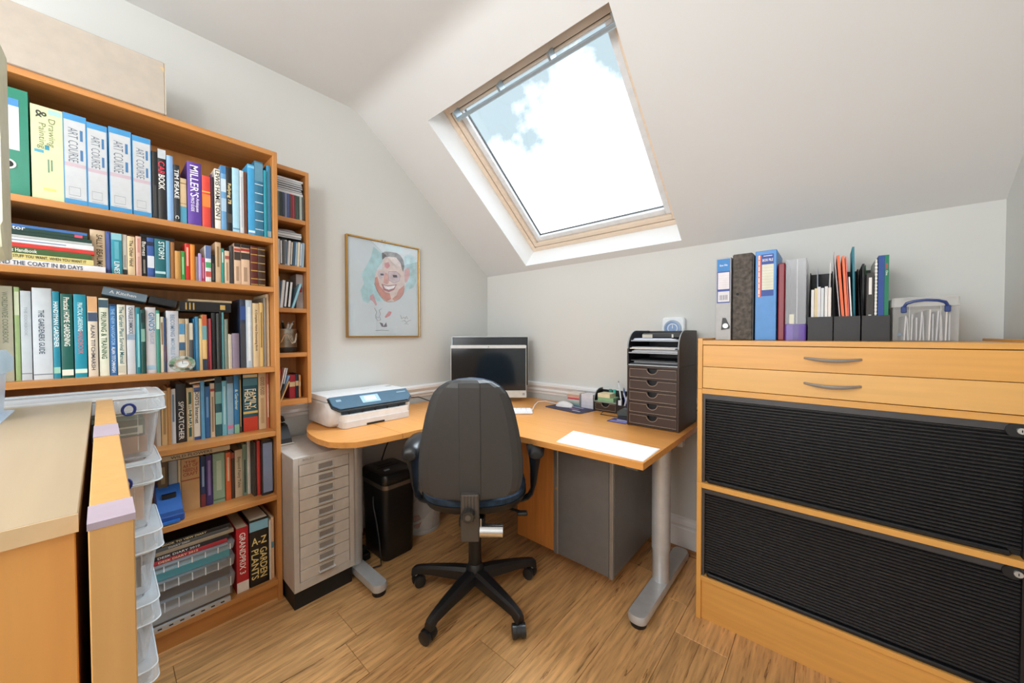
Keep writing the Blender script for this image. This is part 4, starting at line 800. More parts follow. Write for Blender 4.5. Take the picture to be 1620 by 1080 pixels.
# ------------------------------------------------------------------ leather desk units
STI = flat('b9a893', .6); LEA = flat('3a2a24', .5)
def notched(w, h, r, n=8, ins=0):
    p = [(ins, ins), (w-ins, ins), (w-ins, h-ins)]; r2 = r+ins
    a0 = math.asin(min(1, ins/r2)) if ins else 0
    p += [(w/2+r2*math.cos(a0+k*(math.pi-2*a0)/n), h-r2*math.sin(a0+k*(math.pi-2*a0)/n)) for k in range(n+1)]
    p.append((ins, h-ins)); return p
def leather_drawer(t, x0, x1, z0, z1, y, dep):
    w, h = x1-x0, z1-z0; pl = notched(w, h, min(.024, h*.48))
    d = G().prism([(x0+a, z0+b) for a, b in pl], 'y', y, y+.008).to('drawer', flat('3c2c25', .48), t)
    bx('drawer_shadow_box', BLACKM, d, x0+.002, x1-.002, y+.02, y+dep, z0+.001, z1-.002)
    q = notched(w, h, min(.024, h*.48), 8, .004); q.append(q[0])
    G().tube([(x0+a, y-.0003, z0+b) for a, b in q], .0008, 4).to('stitching', STI, d)
du = thing('desk_drawer_unit', 'brown leather unit of five small drawers on the desk right side', 'drawer unit', (1.49, -.2, T))
ux0, ux1, uy0, uy1 = 1.363, 1.617, -.345, -.05; UZ = 1.047
g = G().box(ux0, ux0+.009, uy0, uy1, T, UZ).box(ux1-.009, ux1, uy0, uy1, T, UZ); 
bx('side', BROWN, du, ux0, ux0+.009, uy0, uy1, T, UZ, bev=.001); bx('side', BROWN, du, ux1-.009, ux1, uy0, uy1, T, UZ, bev=.001); g.bm.free()
bx('back', BROWN, du, ux0+.009, ux1-.009, uy1-.008, uy1, T, UZ); bx('top', BROWN, du, ux0+.009, ux1-.009, uy0, uy1-.008, UZ-.010, UZ)
for k in range(5):
    z = T+.004+k*.0585; bx('divider', BROWN, du, ux0+.009, ux1-.009, uy0, uy1-.008, z, z+.006); leather_drawer(du, ux0+.010, ux1-.010, z+.007, z+.057, uy0+.001, .2)
tu = thing('letter_tray_unit', 'black leather letter tray unit with curved sides stacked on the drawers', 'letter tray', (1.49, -.2, UZ))
LB = flat('1d1d20', .4); sp_ = [(uy0, UZ+.0005), (uy0, UZ+.085)]+[(uy0+.10-.10*math.cos(k*math.pi/16), UZ+.085+.092*math.sin(k*math.pi/16)) for k in range(1, 9)]+[(uy1, UZ+.177), (uy1, UZ+.0005)]
for xa, xb in ((ux0, ux0+.008), (ux1-.008, ux1)):
    s_ = G().prism(sp_, 'x', xa, xb).to('side', LB if xa == ux0 else BROWN, tu)
    G().tube([((xa+xb)/2, a-.0008, b+.0006) for a, b in sp_[1:-1]], .0022, 6).to('edge_piping', flat('b4bcc2', .4), s_)
bx('back', LB, tu, ux0+.008, ux1-.008, uy1-.008, uy1, UZ+.0005, UZ+.177)
for z, y in ((UZ+.0005, uy0), (UZ+.062, uy0), (UZ+.122, uy0+.03)):
    d = bx('tray_shelf', LB, tu, ux0+.008, ux1-.008, y, uy1-.008, z, z+.007); bx('shelf_piping', flat('a9b2b8', .4), d, ux0+.008, ux1-.008, y-.0012, y, z+.001, z+.006)
for k, (z, lab, c, n) in enumerate(((UZ+.0076, 'grey papers in the lowest letter tray', ('3c3f43', 'c9ccd0', 'b0b4b8', '44474b'), 4), (UZ+.0692, 'white papers in the middle letter tray', ('dfe2e8', 'e8e8ea', 'cfd2d6', 'e2e0da', 'b8bcc2'), 5))):
    t = thing('paper_stack', lab, 'papers', (1.49, -.2, z))
    for j in range(n):
        a = random.uniform(-.012, .012); bx('sheet', flat(c[j], .7), t, ux0+.012+.004*(j % 3)+a*.3, ux1-.012-.010*(j % 2), uy0+.012+.02*((j*7) % 3)+a, uy1-.03, z+j*.0052, z+j*.0052+.0045)
t = thing('paper_stack', 'pale blue papers in the top letter tray', 'papers', (1.49, -.2, UZ+.1292)); 
for j in range(3): bx('sheet', flat(('d5dcea', 'e4e8f0', 'c4ccdc')[j], .7), t, ux0+.014, ux1-.012-.02*j, uy0+.04+.008*j, uy1-.03, UZ+.1292+j*.003, UZ+.1292+j*.003+.0027)
t = thing('black_wallet', 'black zipped wallet with a pale tag on top tray papers', 'wallet', (1.5, -.18, UZ+.1384)); bx('body', BLACK, t, ux0+.05, ux1-.012, uy0+.07, uy1-.05, UZ+.1384, UZ+.165, bev=.006); bx('pale_tag', flat('b9b6a8', .5), t, ux0+.054, ux0+.105, uy0+.062, uy0+.0698, UZ+.14, UZ+.158); bx('zip_end', flat('c9c9c2', .4), t, ux1-.055, ux1-.047, uy0+.064, uy0+.0698, UZ+.142, UZ+.158)
# wall timer
tm = thing('wall_timer', 'white square heating timer with blue dial on the back wall', 'timer', (1.49, -.02, 1.19))
G().loft([[(x, y, z) for x, z, y in [(q[0], q[1], 0) for q in G().rrect(1.43, 1.552, 1.185, 1.30, .02, 0)]], [(q[0], -.03, q[1]) for q in G().rrect(1.43, 1.552, 1.185, 1.30, .02, 0)], [(q[0], -.036, q[1]) for q in G().rrect(1.436, 1.546, 1.191, 1.294, .018, 0)]]).to('housing', flat('dfe5ea', .3), tm)
XY = Matrix.Translation((1.491, -.036, 1.238)) @ Matrix.Rotation(R(90), 4, 'X')
g = G(); g.lathe([(.046, 0), (.046, .006), (.036, .007), (.036, 0)], (0, 0, 0), 32, False); g.to('dial_ring', flat('8ea4bc', .35), tm, xf=XY)
g = G(); g.lathe([(.035, 0), (.035, .004)], (0, 0, 0), 32); g.to('dial_face', flat('7f9ecb', .35), tm, xf=XY)
g = G(); g.lathe([(.023, .0041), (.027, .0041), (.027, .006), (.023, .006), (.023, .0041)], (0, 0, 0), 24, False); g.to('inner_ring', flat('dfe8f0', .35), tm, xf=XY)
bx('pointer', flat('dfe8f0', .35), tm, 1.489, 1.493, -.043, -.0402, 1.238, 1.258)
# small organiser with pens
so = thing('desk_organiser', 'small black leather desk organiser with one drawer and pens', 'organiser', (1.16, -.09, T))
ox0, ox1, oy0, oy1 = 1.062, 1.352, -.142, -.035
osp = [(oy0, T), (oy0, T+.055)]+[(oy0+.075-.075*math.cos(k*math.pi/12), T+.055+.075*math.sin(k*math.pi/12)) for k in range(1, 7)]+[(oy1, T+.13), (oy1, T)]
s_ = G().prism(osp, 'x', ox0, ox0+.007).to('side', LB, so); G().tube([(ox0+.0035, a-.0006, b+.0005) for a, b in osp[1:-1]], .002, 6).to('edge_piping', flat('a9b4b4', .4), s_)
bx('side', LB, so, ox1-.007, ox1, oy0, oy1, T, T+.06); bx('back', LB, so, ox0+.007, ox1-.007, oy1-.006, oy1, T, T+.12)
bx('drawer_deck', flat('8fa094', .4), so, ox0+.007, 1.208, oy0, oy1-.006, T+.055, T+.061); bx('base', LB, so, ox0+.007, ox1-.007, oy0, oy1-.006, T, T+.005); bx('divider', LB, so, 1.208, 1.214, oy0, oy1-.006, T+.005, T+.085); bx('pot_front', LB, so, 1.214, ox1-.007, oy0, oy0+.006, T+.005, T+.05)
leather_drawer(so, ox0+.008, 1.207, T+.006, T+.054, oy0+.001, .08)
t = thing('sticky_notes', 'green sticky note pad on the small organiser', 'note pad', (1.13, -.09, T+.061)); bx('pad', flat('8fb48a', .8), t, 1.083, 1.185, -.13, -.05, T+.0612, T+.083)
t = thing('sticky_notes', 'cream sticky note pad stacked on the green one', 'note pad', (1.13, -.09, T+.083)); bx('pad', flat('e6dcb8', .8), t, 1.083, 1.162, -.13, -.05, T+.0832, T+.106)
for k, (xx, c, n) in enumerate(((1.118, '1e8074', 'teal'), (1.143, '2fa89c', 'turquoise'))):
    t = thing('small_box', '%s small box at the back of the organiser' % n, 'box', (xx, -.045, T+.061)); bx('carton', flat(c, .5), t, xx, xx+.018, -.049, -.0415, T+.0612, T+.125)
for k, (xx, yy, tx, ty, h, c, n) in enumerate(((1.23, -.10, -.035, .02, .175, 'dfe6ee', 'white'), (1.24, -.07, -.02, .01, .135, '3f5fa0', 'blue'), (1.255, -.10, .01, .01, .13, 'a04a58', 'dull red'), (1.27, -.07, .02, .01, .14, '2f4c86', 'navy'), (1.285, -.11, -.045, 0, .12, 'b9c0dc', 'lilac grey'), (1.24, -.125, .03, 0, .105, 'cfd4de', 'pale grey'), (1.30, -.09, .01, .015, .14, '23262c', 'black'), (1.31, -.12, -.02, .01, .13, 'd9dce0', 'light grey'))):
    t = thing('pen', '%s pen standing in the small black organiser' % n, 'pen', (xx, yy, T+.006)); G().cyl((xx, yy, T+.006), (xx+tx, yy+ty, T+h), .0048, seg=8).to('barrel', flat(c, .35), t)
    G().cyl((xx+tx*1.001, yy+ty*1.001, T+h+.0003), (xx+tx*1.06, yy+ty*1.06, T+h+.010), .0042, .0025, 8).to('tip', flat('7c828c', .3), t)
t = thing('eraser', 'white eraser standing in the pen section of the organiser', 'eraser', (1.225, -.13, T+.006)); bx('block', flat('e4e4ea', .6), t, 1.217, 1.236, -.134, -.12, T+.0052, T+.078)
tag(G().tube([(1.150, -.19, T+.012), (1.152, -.226, T+.0022), (1.262, -.226, T+.0022), (1.262, -.19, T+.012)], .0022, 6).to('wire_stand', BLACK), 'thin black wire stand lying in front of the organiser', 'stand')
st = thing('stapler', 'dark grey stapler between organiser and drawer unit', 'stapler', (1.31, -.215, T))
bx('base', flat('2e3336', .4), st, 1.262, 1.355, -.245, -.20, T, T+.012, bev=.003); G().prism([(1.262, T+.014), (1.355, T+.02), (1.355, T+.052), (1.29, T+.056), (1.262, T+.036)], 'y', -.243, -.202).to('arm', flat('4c5658', .3), st)
t = thing('notepad', 'purple and white printed notepad beside the drawer unit', 'notepad', (1.30, -.30, T)); bx('pad', flat('39386a', .6), t, 1.252, 1.358, -.348, -.255, T, T+.003); bx('white_print', flat('d9dbe6', .6), t, 1.285, 1.357, -.300, -.288, T+.003, T+.0034); bx('lilac_print', flat('7a78b8', .6), t, 1.262, 1.357, -.342, -.312, T+.003, T+.0034)
sh_ = thing('paper_sheet', 'large white sheet of paper at the front right desk edge', 'paper', (1.43, -.735, T))
G().prism([(1.222, -.637), (1.634, -.645), (1.638, -.834), (1.26, -.838)], 'z', T+.0002, T+.0012).to('sheet', flat('efeff0', .6), sh_)
G().prism([(1.234, -.642), (1.632, -.65), (1.635, -.83), (1.268, -.834)], 'z', T+.0014, T+.0022).to('top_sheet', flat('f2f2f2', .6), sh_)
# ------------------------------------------------------------------ framed caricature on the gable wall
pc_ = thing('framed_picture', 'gold framed watercolour caricature of a head on the left wall', 'picture', (.01, -.928, 1.19))
GOLD = flat('b08a4c', .3, .7); py_0, py_1, pz0, pz1 = -1.180, -.677, 1.190, 1.797
g = G().box(.002, .026, py_0, py_0+.009, pz0, pz1, bev=.002); g.to('frame_side', GOLD, pc_)
G().box(.002, .026, py_1-.009, py_1, pz0, pz1, bev=.002).to('frame_side', GOLD, pc_); G().box(.002, .026, py_0+.009, py_1-.009, pz0, pz0+.009, bev=.002).to('frame_side', GOLD, pc_); G().box(.002, .026, py_0+.009, py_1-.009, pz1-.009, pz1, bev=.002).to('frame_side', GOLD, pc_)
m, t_, p_ = base_mat('watercolour_paper', 'c6d2da', .7, 0); vary(t_, p_, 'c6d3dc', .05, 5); 
paper = bx('painting_paper', m, pc_, .004, .012, py_0+.009, py_1-.009, pz0+.009, pz1-.009)
def pq(u, v): return (py_0+u*(py_1-py_0), pz1-v*(pz1-pz0))
def art(name, pts, col, lay, amt=.15):
    k = ('art', col); 
    if k not in MAT:
        m, t_, p_ = base_mat('watercolour_'+col, col, .7, 0); vary(t_, p_, col, amt, 22); MAT[k] = m
    x_ = .012+lay*.0003; G().prism([pq(*q) for q in pts], 'x', x_-.0002, x_).to(name, MAT[k], paper)
art('teal_wash', [(0.344, 0.072), (0.452, 0.125), (0.468, 0.204), (0.39, 0.294), (0.36, 0.378), (0.375, 0.491), (0.468, 0.576), (0.452, 0.635), (0.313, 0.609), (0.267, 0.657), (0.205, 0.638), (0.174, 0.529), (0.221, 0.459), (0.19, 0.372), (0.252, 0.276), (0.313, 0.178)], 'a5cad3', 1)
art('teal_wash', [(0.776, 0.112), (0.869, 0.073), (0.954, 0.122), (0.961, 0.361), (0.915, 0.442), (0.838, 0.474), (0.776, 0.504), (0.807, 0.378), (0.853, 0.311), (0.838, 0.239), (0.776, 0.235)], 'abcdd6', 1)
art('teal_wash', [(0.468, 0.03), (0.715, 0.013), (0.776, 0.076), (0.684, 0.084), (0.514, 0.098)], 'bcd4dc', 1)
art('face', [(0.468, 0.192), (0.46, 0.286), (0.383, 0.312), (0.36, 0.378), (0.352, 0.447), (0.383, 0.513), (0.429, 0.573), (0.483, 0.616), (0.529, 0.628), (0.622, 0.618), (0.699, 0.583), (0.753, 0.531), (0.776, 0.455), (0.773, 0.345), (0.761, 0.261), (0.715, 0.17), (0.622, 0.142), (0.529, 0.149)], 'd2c6c4', 2)
art('cheek', [(0.36, 0.389), (0.39, 0.375), (0.421, 0.464), (0.498, 0.527), (0.56, 0.534), (0.576, 0.592), (0.514, 0.622), (0.452, 0.589), (0.39, 0.524), (0.356, 0.447)], 'c08c84', 3)
art('cheek', [(0.684, 0.488), (0.77, 0.431), (0.761, 0.518), (0.699, 0.583), (0.622, 0.612), (0.591, 0.591), (0.653, 0.551)], 'c2958e', 3)
art('forehead', [(0.491, 0.224), (0.545, 0.206), (0.568, 0.244), (0.529, 0.278), (0.491, 0.265)], 'c795a0', 3)
art('hair', [(0.46, 0.193), (0.452, 0.125), (0.498, 0.101), (0.576, 0.095), (0.653, 0.093), (0.715, 0.11), (0.761, 0.164), (0.773, 0.223), (0.753, 0.287), (0.73, 0.241), (0.715, 0.194), (0.653, 0.143), (0.576, 0.145), (0.506, 0.155)], '77777a', 4, .5)
art('ear', [(0.779, 0.265), (0.823, 0.231), (0.856, 0.255), (0.85, 0.324), (0.815, 0.39), (0.782, 0.406), (0.773, 0.333)], 'c9aab0', 3)
art('eye_socket', [(0.545, 0.306), (0.653, 0.293), (0.715, 0.328), (0.699, 0.39), (0.622, 0.422), (0.545, 0.394)], 'c3b8c2', 3)
art('eye_socket', [(0.40, 0.318), (0.49, 0.306), (0.50, 0.37), (0.43, 0.395), (0.395, 0.36)], 'c6bcc4', 3)
art('eye', [(0.60, 0.335), (0.66, 0.33), (0.67, 0.355), (0.61, 0.362)], '5a5a66', 4); art('eye', [(0.43, 0.338), (0.475, 0.334), (0.478, 0.354), (0.435, 0.358)], '5a5a66', 4)
art('nose', [(0.49, 0.32), (0.535, 0.33), (0.55, 0.42), (0.52, 0.445), (0.47, 0.43)], 'c8a09c', 4)
art('mouth', [(0.444, 0.444), (0.529, 0.454), (0.66, 0.43), (0.622, 0.493), (0.545, 0.523), (0.475, 0.506)], 'a57a82', 4); art('teeth', [(0.468, 0.454), (0.529, 0.464), (0.64, 0.444), (0.614, 0.476), (0.545, 0.497), (0.491, 0.487)], 'dfe2e6', 5)
art('hand', [(0.29, 0.577), (0.336, 0.556), (0.352, 0.595), (0.383, 0.662), (0.367, 0.674), (0.329, 0.631), (0.295, 0.616)], 'c39aa4', 3)
art('body_patch', [(0.486, 0.784), (0.545, 0.723), (0.583, 0.733), (0.56, 0.77), (0.498, 0.798)], 'c28a92', 3); art('legs', [(0.414, 0.845), (0.46, 0.855), (0.468, 0.884), (0.506, 0.842), (0.517, 0.889), (0.483, 0.893), (0.444, 0.89)], '6f6a78', 3)
def squiggle(pts, r=.0009):
    G().tube([(.0125, *pq(*q)) for q in pts], r, 5).to('ink_line', flat('55545e', .6), paper)
squiggle([(.35, .70), (.38, .74), (.36, .78), (.40, .80), (.43, .76), (.41, .72), (.45, .70)]); squiggle([(.36, .79), (.39, .83), (.43, .82), (.42, .79)]); squiggle([(.36, .93), (.45, .925), (.54, .93)]); squiggle([(.71, .76), (.73, .80), (.76, .78), (.78, .80), (.80, .77), (.82, .80)]); squiggle([(.73, .83), (.77, .815), (.80, .84), (.83, .82), (.87, .81)]); squiggle([(.77, .855), (.80, .85), (.83, .86)]); squiggle([(.352, .447), (.383, .513), (.429, .573), (.483, .616), (.529, .628), (.622, .618), (.699, .583), (.753, .531), (.776, .455)]); squiggle([(.545, .306), (.653, .293), (.715, .328), (.699, .39), (.622, .422), (.545, .394), (.545, .306)])
bx('picture_glass', glass('picture_glass'), pc_, .0175, .0185, py_0+.0085, py_1-.0085, pz0+.0085, pz1-.0085)
for yy in (-.945, -.925): G().cyl((.001, yy, 1.803), (.008, yy, 1.803), .003, seg=8).to('hanging_nail', flat('6a6058', .4), pc_)
# ------------------------------------------------------------------ swivel chair
ch = thing('office_chair', 'black swivel office chair with blue seat, seen from behind', 'chair', (.925, -1.008, 0), R(133))
# local: +x forwards (away from the camera), +y to the sitter's left
CP = flat('1b1d20', .35); SHL = flat('3b3b3b', .5, amt=.03); FAB = flat('2e4258', .9, amt=.5)
G().lathe([(.036, .075), (.044, .085), (.044, .125), (.034, .15), (.030, .155)], (0, 0, 0), 24).to('base_hub', CP, ch, True)
for k in range(5):
    a = R(65+72*k-133); c_, s_ = math.cos(a), math.sin(a)
    def pl(r, w, z, h): return [(r*c_-w*s_*q, r*s_+w*c_*q, zz) for q, zz in ((-1, z), (-.85, z+h*.75), (-.45, z+h), (.45, z+h), (.85, z+h*.75), (1, z))]
    arm = G().loft([pl(.02, .036, .085, .05), pl(.10, .034, .085, .045), (pl(.2, .027, .082, .036)), pl(.275, .020, .074, .032), pl(.300, .020, .058, .04), pl(.312, .016, .058, .03)]).to('base_arm', CP, ch, True)
    cx, cy = .295*c_, .295*s_; ca = a+R(35+50*k)
    cs = Vector((math.cos(ca), math.sin(ca), 0)); px_ = Vector((-math.sin(ca), math.cos(ca), 0)); ctr = Vector((cx, cy, .027))+px_*.012
    G().cyl((cx, cy, .045), (cx, cy, .075), .006, seg=8).to('caster_stem', SILVER, arm, True)
    cst = G().loft([[ctr+cs*w_+px_*(.030*math.cos(t_))+Vector((0, 0, .030*math.sin(t_))) for t_ in [R(-10+q*20) for q in range(11)]] for w_ in (-.011, .011)]).to('caster', CP, ch, True)
    for sgn in (-1, 1): G().loft([[ctr+cs*(sgn*w_)+px_*(rr2*math.cos(t_))+Vector((0, 0, rr2*math.sin(t_))) for t_ in [R(q*22.5) for q in range(16)]] for w_, rr2 in ((.0115, .027), (.026, .027), (.028, .022))]).to('wheel', flat('26282b', .3), cst, True)
G().cyl((0, 0, .15), (0, 0, .30), .029, seg=20).to('column_sleeve', CP, ch, True); G().cyl((0, 0, .30), (0, 0, .42), .021, seg=20).to('gas_column', flat('2a2b2d', .3, .5), ch, True)
G().box(-.17, .10, -.055, .055, .405, .445, bev=.01, seg=2).to('tilt_mechanism', CP, ch, True)
def sring2(sx, sy, z, n=28): 
    o = []
    for k in range(n):
        t_ = 2*math.pi*k/n; e = 2.6; c_, s_ = math.cos(t_), math.sin(t_)
        o.append((.045+sx*math.copysign(abs(c_)**(2/e), c_), sy*math.copysign(abs(s_)**(2/e), s_), z))
    return o
G().loft([sring2(.15, .16, .4455), sring2(.215, .222, .462), sring2(.232, .238, .488), sring2(.233, .239, .497)]).to('seat_shell', CP, ch, True)
G().loft([sring2(.228, .234, .4975), sring2(.230, .236, .520), sring2(.215, .222, .537), sring2(.16, .17, .545), sring2(.05, .05, .546)]).to('seat_cushion', FAB, ch, True)
BW = [(.551, .12), (.555, .155), (.562, .178), (.577, .194), (.60, .203), (.64, .2085), (.70, .2075), (.76, .2015), (.82, .191), (.88, .178), (.94, .160), (.975, .143), (1.0, .120), (1.018, .09), (1.028, .055), (1.032, .012)]
def bxp(z): return -.205-.03*((z-.6)/.43)**2
rings = []
for z, w in BW:
    x0_ = bxp(z); e_ = min(1, w/.1); r_ = min(.043, w*.6); tp = .75*e_
    back = [(-w, 0), (-w*.93, -.012*tp), (-w*.80, -.026*tp), (-r_, -.040*tp), (-r_*.93, -.044*tp), (r_*.93, -.044*tp), (r_, -.040*tp), (w*.80, -.026*tp), (w*.93, -.012*tp), (w, 0)]
    front = [(w*.97, .010), (w*.5, .012), (-w*.5, .012), (-w*.97, .010)]
    rings.append([(x0_+d, y, z) for y, d in back+front])
gb_ = G().loft(rings); gb_.ang = 9; gb_.to('backrest_shell', SHL, ch, True)
G().loft([[(bxp(z)+.0125+d, y*(w+.003), z+(.003 if z > .8 else -.003)*0) for y, d in ((-1, 0), (-.99, .012), (-.9, .026), (-.5, .036), (.5, .036), (.9, .026), (.99, .012), (1, 0))] for z, w in BW]).to('backrest_cushion', FAB, ch, True)
# back bracket with ribs, knob, chrome tube and levers
G().box(-.262, -.225, -.036, .036, .398, .585, bev=.006, seg=2).to('back_bracket', flat('4a4642', .4), ch, True)
for k in range(5): G().box(-.2645, -.262, -.028+k*.0125, -.022+k*.0125, .525, .582, bev=.001).to('bracket_rib', flat('5a5550', .4), ch, True)
G().box(-.225, -.1705, -.03, .03, .40, .435, bev=.004).to('back_arm', CP, ch, True)
kn = G().loft([[(x_, .004+rr2*(1 if q % 2 else .92)*math.cos(R(q*15)), .512+rr2*(1 if q % 2 else .92)*math.sin(R(q*15))) for q in range(24)] for x_, rr2 in ((-.2655, .026), (-.285, .027), (-.296, .022))]).to('height_knob', flat('34322f', .35), ch, True)
G().cyl((-.297, .004, .512), (-.2965, .004, .512), .011, seg=12).to('knob_cap', flat('5c5954', .35), kn, True)
G().cyl((-.235, -.037, .43), (-.235, -.128, .427), .025, seg=24).to('chrome_tube', CHROME, ch, True); G().box(-.245, -.225, -.045, -.037, .41, .48, bev=.003).to('chrome_plate', CHROME, ch, True)
G().tube([(-.02, -.05, .43), (-.06, -.16, .432), (-.10, -.205, .436)], .006, 8).to('lever_rod', CP, ch, True); G().box(-.125, -.095, -.235, -.19, .428, .442, bev=.004).to('lever_paddle', CP, ch, True)
for s in (-1, 1):
    L = [(.17, .446, .024, .010), (.215, .450, .024, .011), (.245, .462, .026, .013), (.262, .485, .030, .014), (.270, .53, .036, .015), (.274, .59, .045, .019), (.276, .64, .06, .026), (.276, .68, .07, .034), (.276, .705, .075, .038)]
    def ar(y, z, w, t_, nx):
        a = math.atan2(*nx); o = []
        for q in range(12):
            th_ = 2*math.pi*q/12; o.append((-.01+w*math.cos(th_)*.9, s*(y+t_*math.sin(th_)*math.cos(a)), z-t_*math.sin(th_)*math.sin(a)))
        return o
    G().loft([ar(y, z, w, t_, ((0, 1) if i > 3 else ((1, .4) if i == 3 else (1, .05)) if i > 1 else (1, 0))) for i, (y, z, w, t_) in enumerate(L)]).to('armrest_support', CP, ch, True)
    G().loft([[(x_, s*.276+wy*math.cos(2*math.pi*q/14), zc_+hz*math.sin(2*math.pi*q/14)) for q in range(14)] for x_, wy, hz, zc_ in ((-.082, .026, .012, .672), (-.078, .034, .024, .680), (-.06, .039, .026, .694), (0, .040, .021, .712), (.09, .036, .019, .714), (.15, .030, .017, .708), (.18, .018, .011, .70))]).to('armrest_pad', CP, ch, True)
# ------------------------------------------------------------------ tambour cabinet on the right
tcb = thing('tambour_cabinet', 'beech cabinet with two drawers above two black roller shutters', 'cabinet', (2.155, -.25, 0))
c0, c1, f0, bk = 1.7285, 2.580, -.4746, -.022; tt = .018
for xa in (c0, c1-tt):
    for za, zb_ in ((0, .5815), (.5825, .9755), (.9765, 1.188)): bx('side_panel', BEECH('z'), tcb, xa, xa+tt, f0, bk, za, zb_, bev=.001)
i0, i1 = c0+tt, c1-tt
bx('top_panel', BEECH('x'), tcb, i0, i1, f0+.001, bk, 1.161, 1.179, bev=.0008); bx('rail', BEECH('x'), tcb, i0, i1, f0+.001, bk, .957, .979, bev=.0008)
bx('rail', BEECH('x'), tcb, i0, i1, f0-.004, bk, .561, .5815, bev=.001); bx('base_shelf', BEECH('x'), tcb, i0, i1, f0+.001, bk, .166, .1845, bev=.0008)
bx('plinth', BEECH('x'), tcb, i0, i1, f0+.012, f0+.03, .0, .166); bx('back_panel', BEECH('z'), tcb, i0, i1, bk-.004, bk, .1845, 1.161)
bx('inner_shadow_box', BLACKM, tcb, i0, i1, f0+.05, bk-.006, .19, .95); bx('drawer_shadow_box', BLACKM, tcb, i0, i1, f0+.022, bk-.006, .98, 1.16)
for za, zb_ in ((.9815, 1.0695), (1.0715, 1.1585)):
    d = bx('drawer', BEECH('x') if za > 1.05 else wood('drawer_beech', 'dcab64', 'x', .05), tcb, i0+.002, i1-.002, f0+.0005, f0+.019, za, zb_, bev=.0008)
    zc = (za+zb_)/2+.006; G().tube([(2.0785+.1455*q/12, f0-.001-.032*math.sin(math.pi*q/12)**.75, zc-.001-.006*math.sin(math.pi*q/12)) for q in range(13)], [.0040+.0026*math.sin(math.pi*q/12) for q in range(13)], 8).to('bow_handle', flat('98948f', .35, .5), d)
slat_me = None
for za, zb_ in ((.5815, .957), (.1845, .561)):
    s = bx('tambour_shutter', flat('1d1e20', .5), tcb, i0+.008, i1-.008, f0+.030, f0+.040, za+.001, zb_-.001)
    bx('shutter_channel', flat('54504e', .4, .4), s, i0, i0+.010, f0+.010, f0+.03, za, zb_); bx('shutter_channel', flat('1e1f21', .4), s, i1-.010, i1, f0+.010, f0+.03, za, zb_)
    bx('top_channel', flat('4a4a4c', .4, .4), s, i0+.010, i1-.010, f0+.008, f0+.03, zb_-.022, zb_)
    bx('pull_bar', flat('15171b', .35), s, i0+.02, i1-.03, f0+.006, f0+.03, za+.001, za+.016, bev=.004)
    n = 30; dz_ = (zb_-.022-za-.017)/n
    for k in range(n):
        z = za+.017+k*dz_
        if slat_me is None:
            g = G().prism([(f0+.030, .0008), (f0+.023, .0014), (f0+.020, dz_*.35), (f0+.020, dz_*.62), (f0+.024, dz_-.0012), (f0+.030, dz_-.0008)], 'x', i0+.0105, i1-.0105); o = g.to('slat', flat('202022', .36), s); slat_me = o.data; base = o.location.copy(); o.location.z += z; sw = world_of(s).copy()
        else:
            o = bpy.data.objects.new('slat', slat_me); COL.objects.link(o); o.parent = s; o.location = (0, 0, z)
    lk_ = G().cyl((2.5425, f0-.004, zb_-.019), (2.5425, f0+.02, zb_-.019), .0085, seg=16).to('lock', flat('d6d6d2', .25, .7), tcb); G().cyl((2.534, f0+.002, zb_-.019), (2.534, f0+.0095, zb_-.019), .019, seg=16).to('lock_plate', BLACK, lk_)
    bx('key_slot', BLACKM, lk_, 2.5415, 2.5435, f0-.0045, f0-.0039, zb_-.0225, zb_-.0155)
# ------------------------------------------------------------------ files on the cabinet
Z = 1.1792; FY = -.30; DB = .235
t = thing('box_file', 'grey box file with a blue label and black lock catch on the cabinet', 'file', (1.787, FY, Z))
bx('case', flat('a9aaab', .4), t, 1.757, 1.817, FY, FY+DB, Z, Z+.365, bev=.002)
lb = bx('label', flat('2e4a9a', .5), t, 1.762, 1.813, FY-.0006, FY-.0001, Z+.165, Z+.36); bx('label_header', flat('2f7fc4', .5), lb, 1.762, 1.813, FY-.001, FY-.0007, Z+.305, Z+.36)
bx('white_panel', flat('e2dfe4', .6), lb, 1.766, 1.810, FY-.001, FY-.0007, Z+.226, Z+.300); bx('white_panel', flat('dcdce2', .6), lb, 1.766, 1.811, FY-.001, FY-.0007, Z+.17, Z+.216)
for k in range(6): bx('ruled_line', flat('b4b0b8', .6), lb, 1.768, 1.808, FY-.0013, FY-.001, Z+.235+k*.010, Z+.2355+k*.010)
for k in range(7): bx('bar', flat('5a5a66', .6), lb, 1.772+k*.005, 1.7735+k*.005+.001*(k % 2), FY-.0013, FY-.001, Z+.178, Z+.2)
text('Box File', (1.788, FY-.0013, Z+.332), (1, 0, 0), (0, 0, 1), .03, .008, 'e8f0f8', lb, 'label_lettering')
ct_ = G().prism([(1.780, Z+.045), (1.812, Z+.05), (1.814, Z+.06), (1.797, Z+.098), (1.785, Z+.099)], 'y', FY-.003, FY-.0002).to('lock_catch', BLACK, t); G().cyl((1.797, FY-.0045, Z+.063), (1.797, FY-.003, Z+.063), .011, seg=16).to('catch_button', flat('a9a8a2', .3, .4), ct_)
t = thing('lever_arch_file', 'dark grey marbled lever arch file standing on the cabinet', 'file', (1.86, FY, Z))
m, t_, p_ = base_mat('marbled_board', '4d4843', .7, 0); vary(t_, p_, '524c46', .55, 60, detail=8)
bx('cover', m, t, 1.822, 1.896, FY+.002, FY+DB+.03, Z, Z+.374, bev=.004); bx('spine_edge', BLACK, t, 1.8965, 1.8995, FY+.008, FY+DB, Z, Z+.36); G().cyl((1.842, FY+.0005, Z+.20), (1.842, FY+.0022, Z+.20), .006, seg=12).to('finger_hole', BLACKM, t)
t = thing('box_file', 'bright blue box file with white label and red index strip', 'file', (1.94, FY, Z))
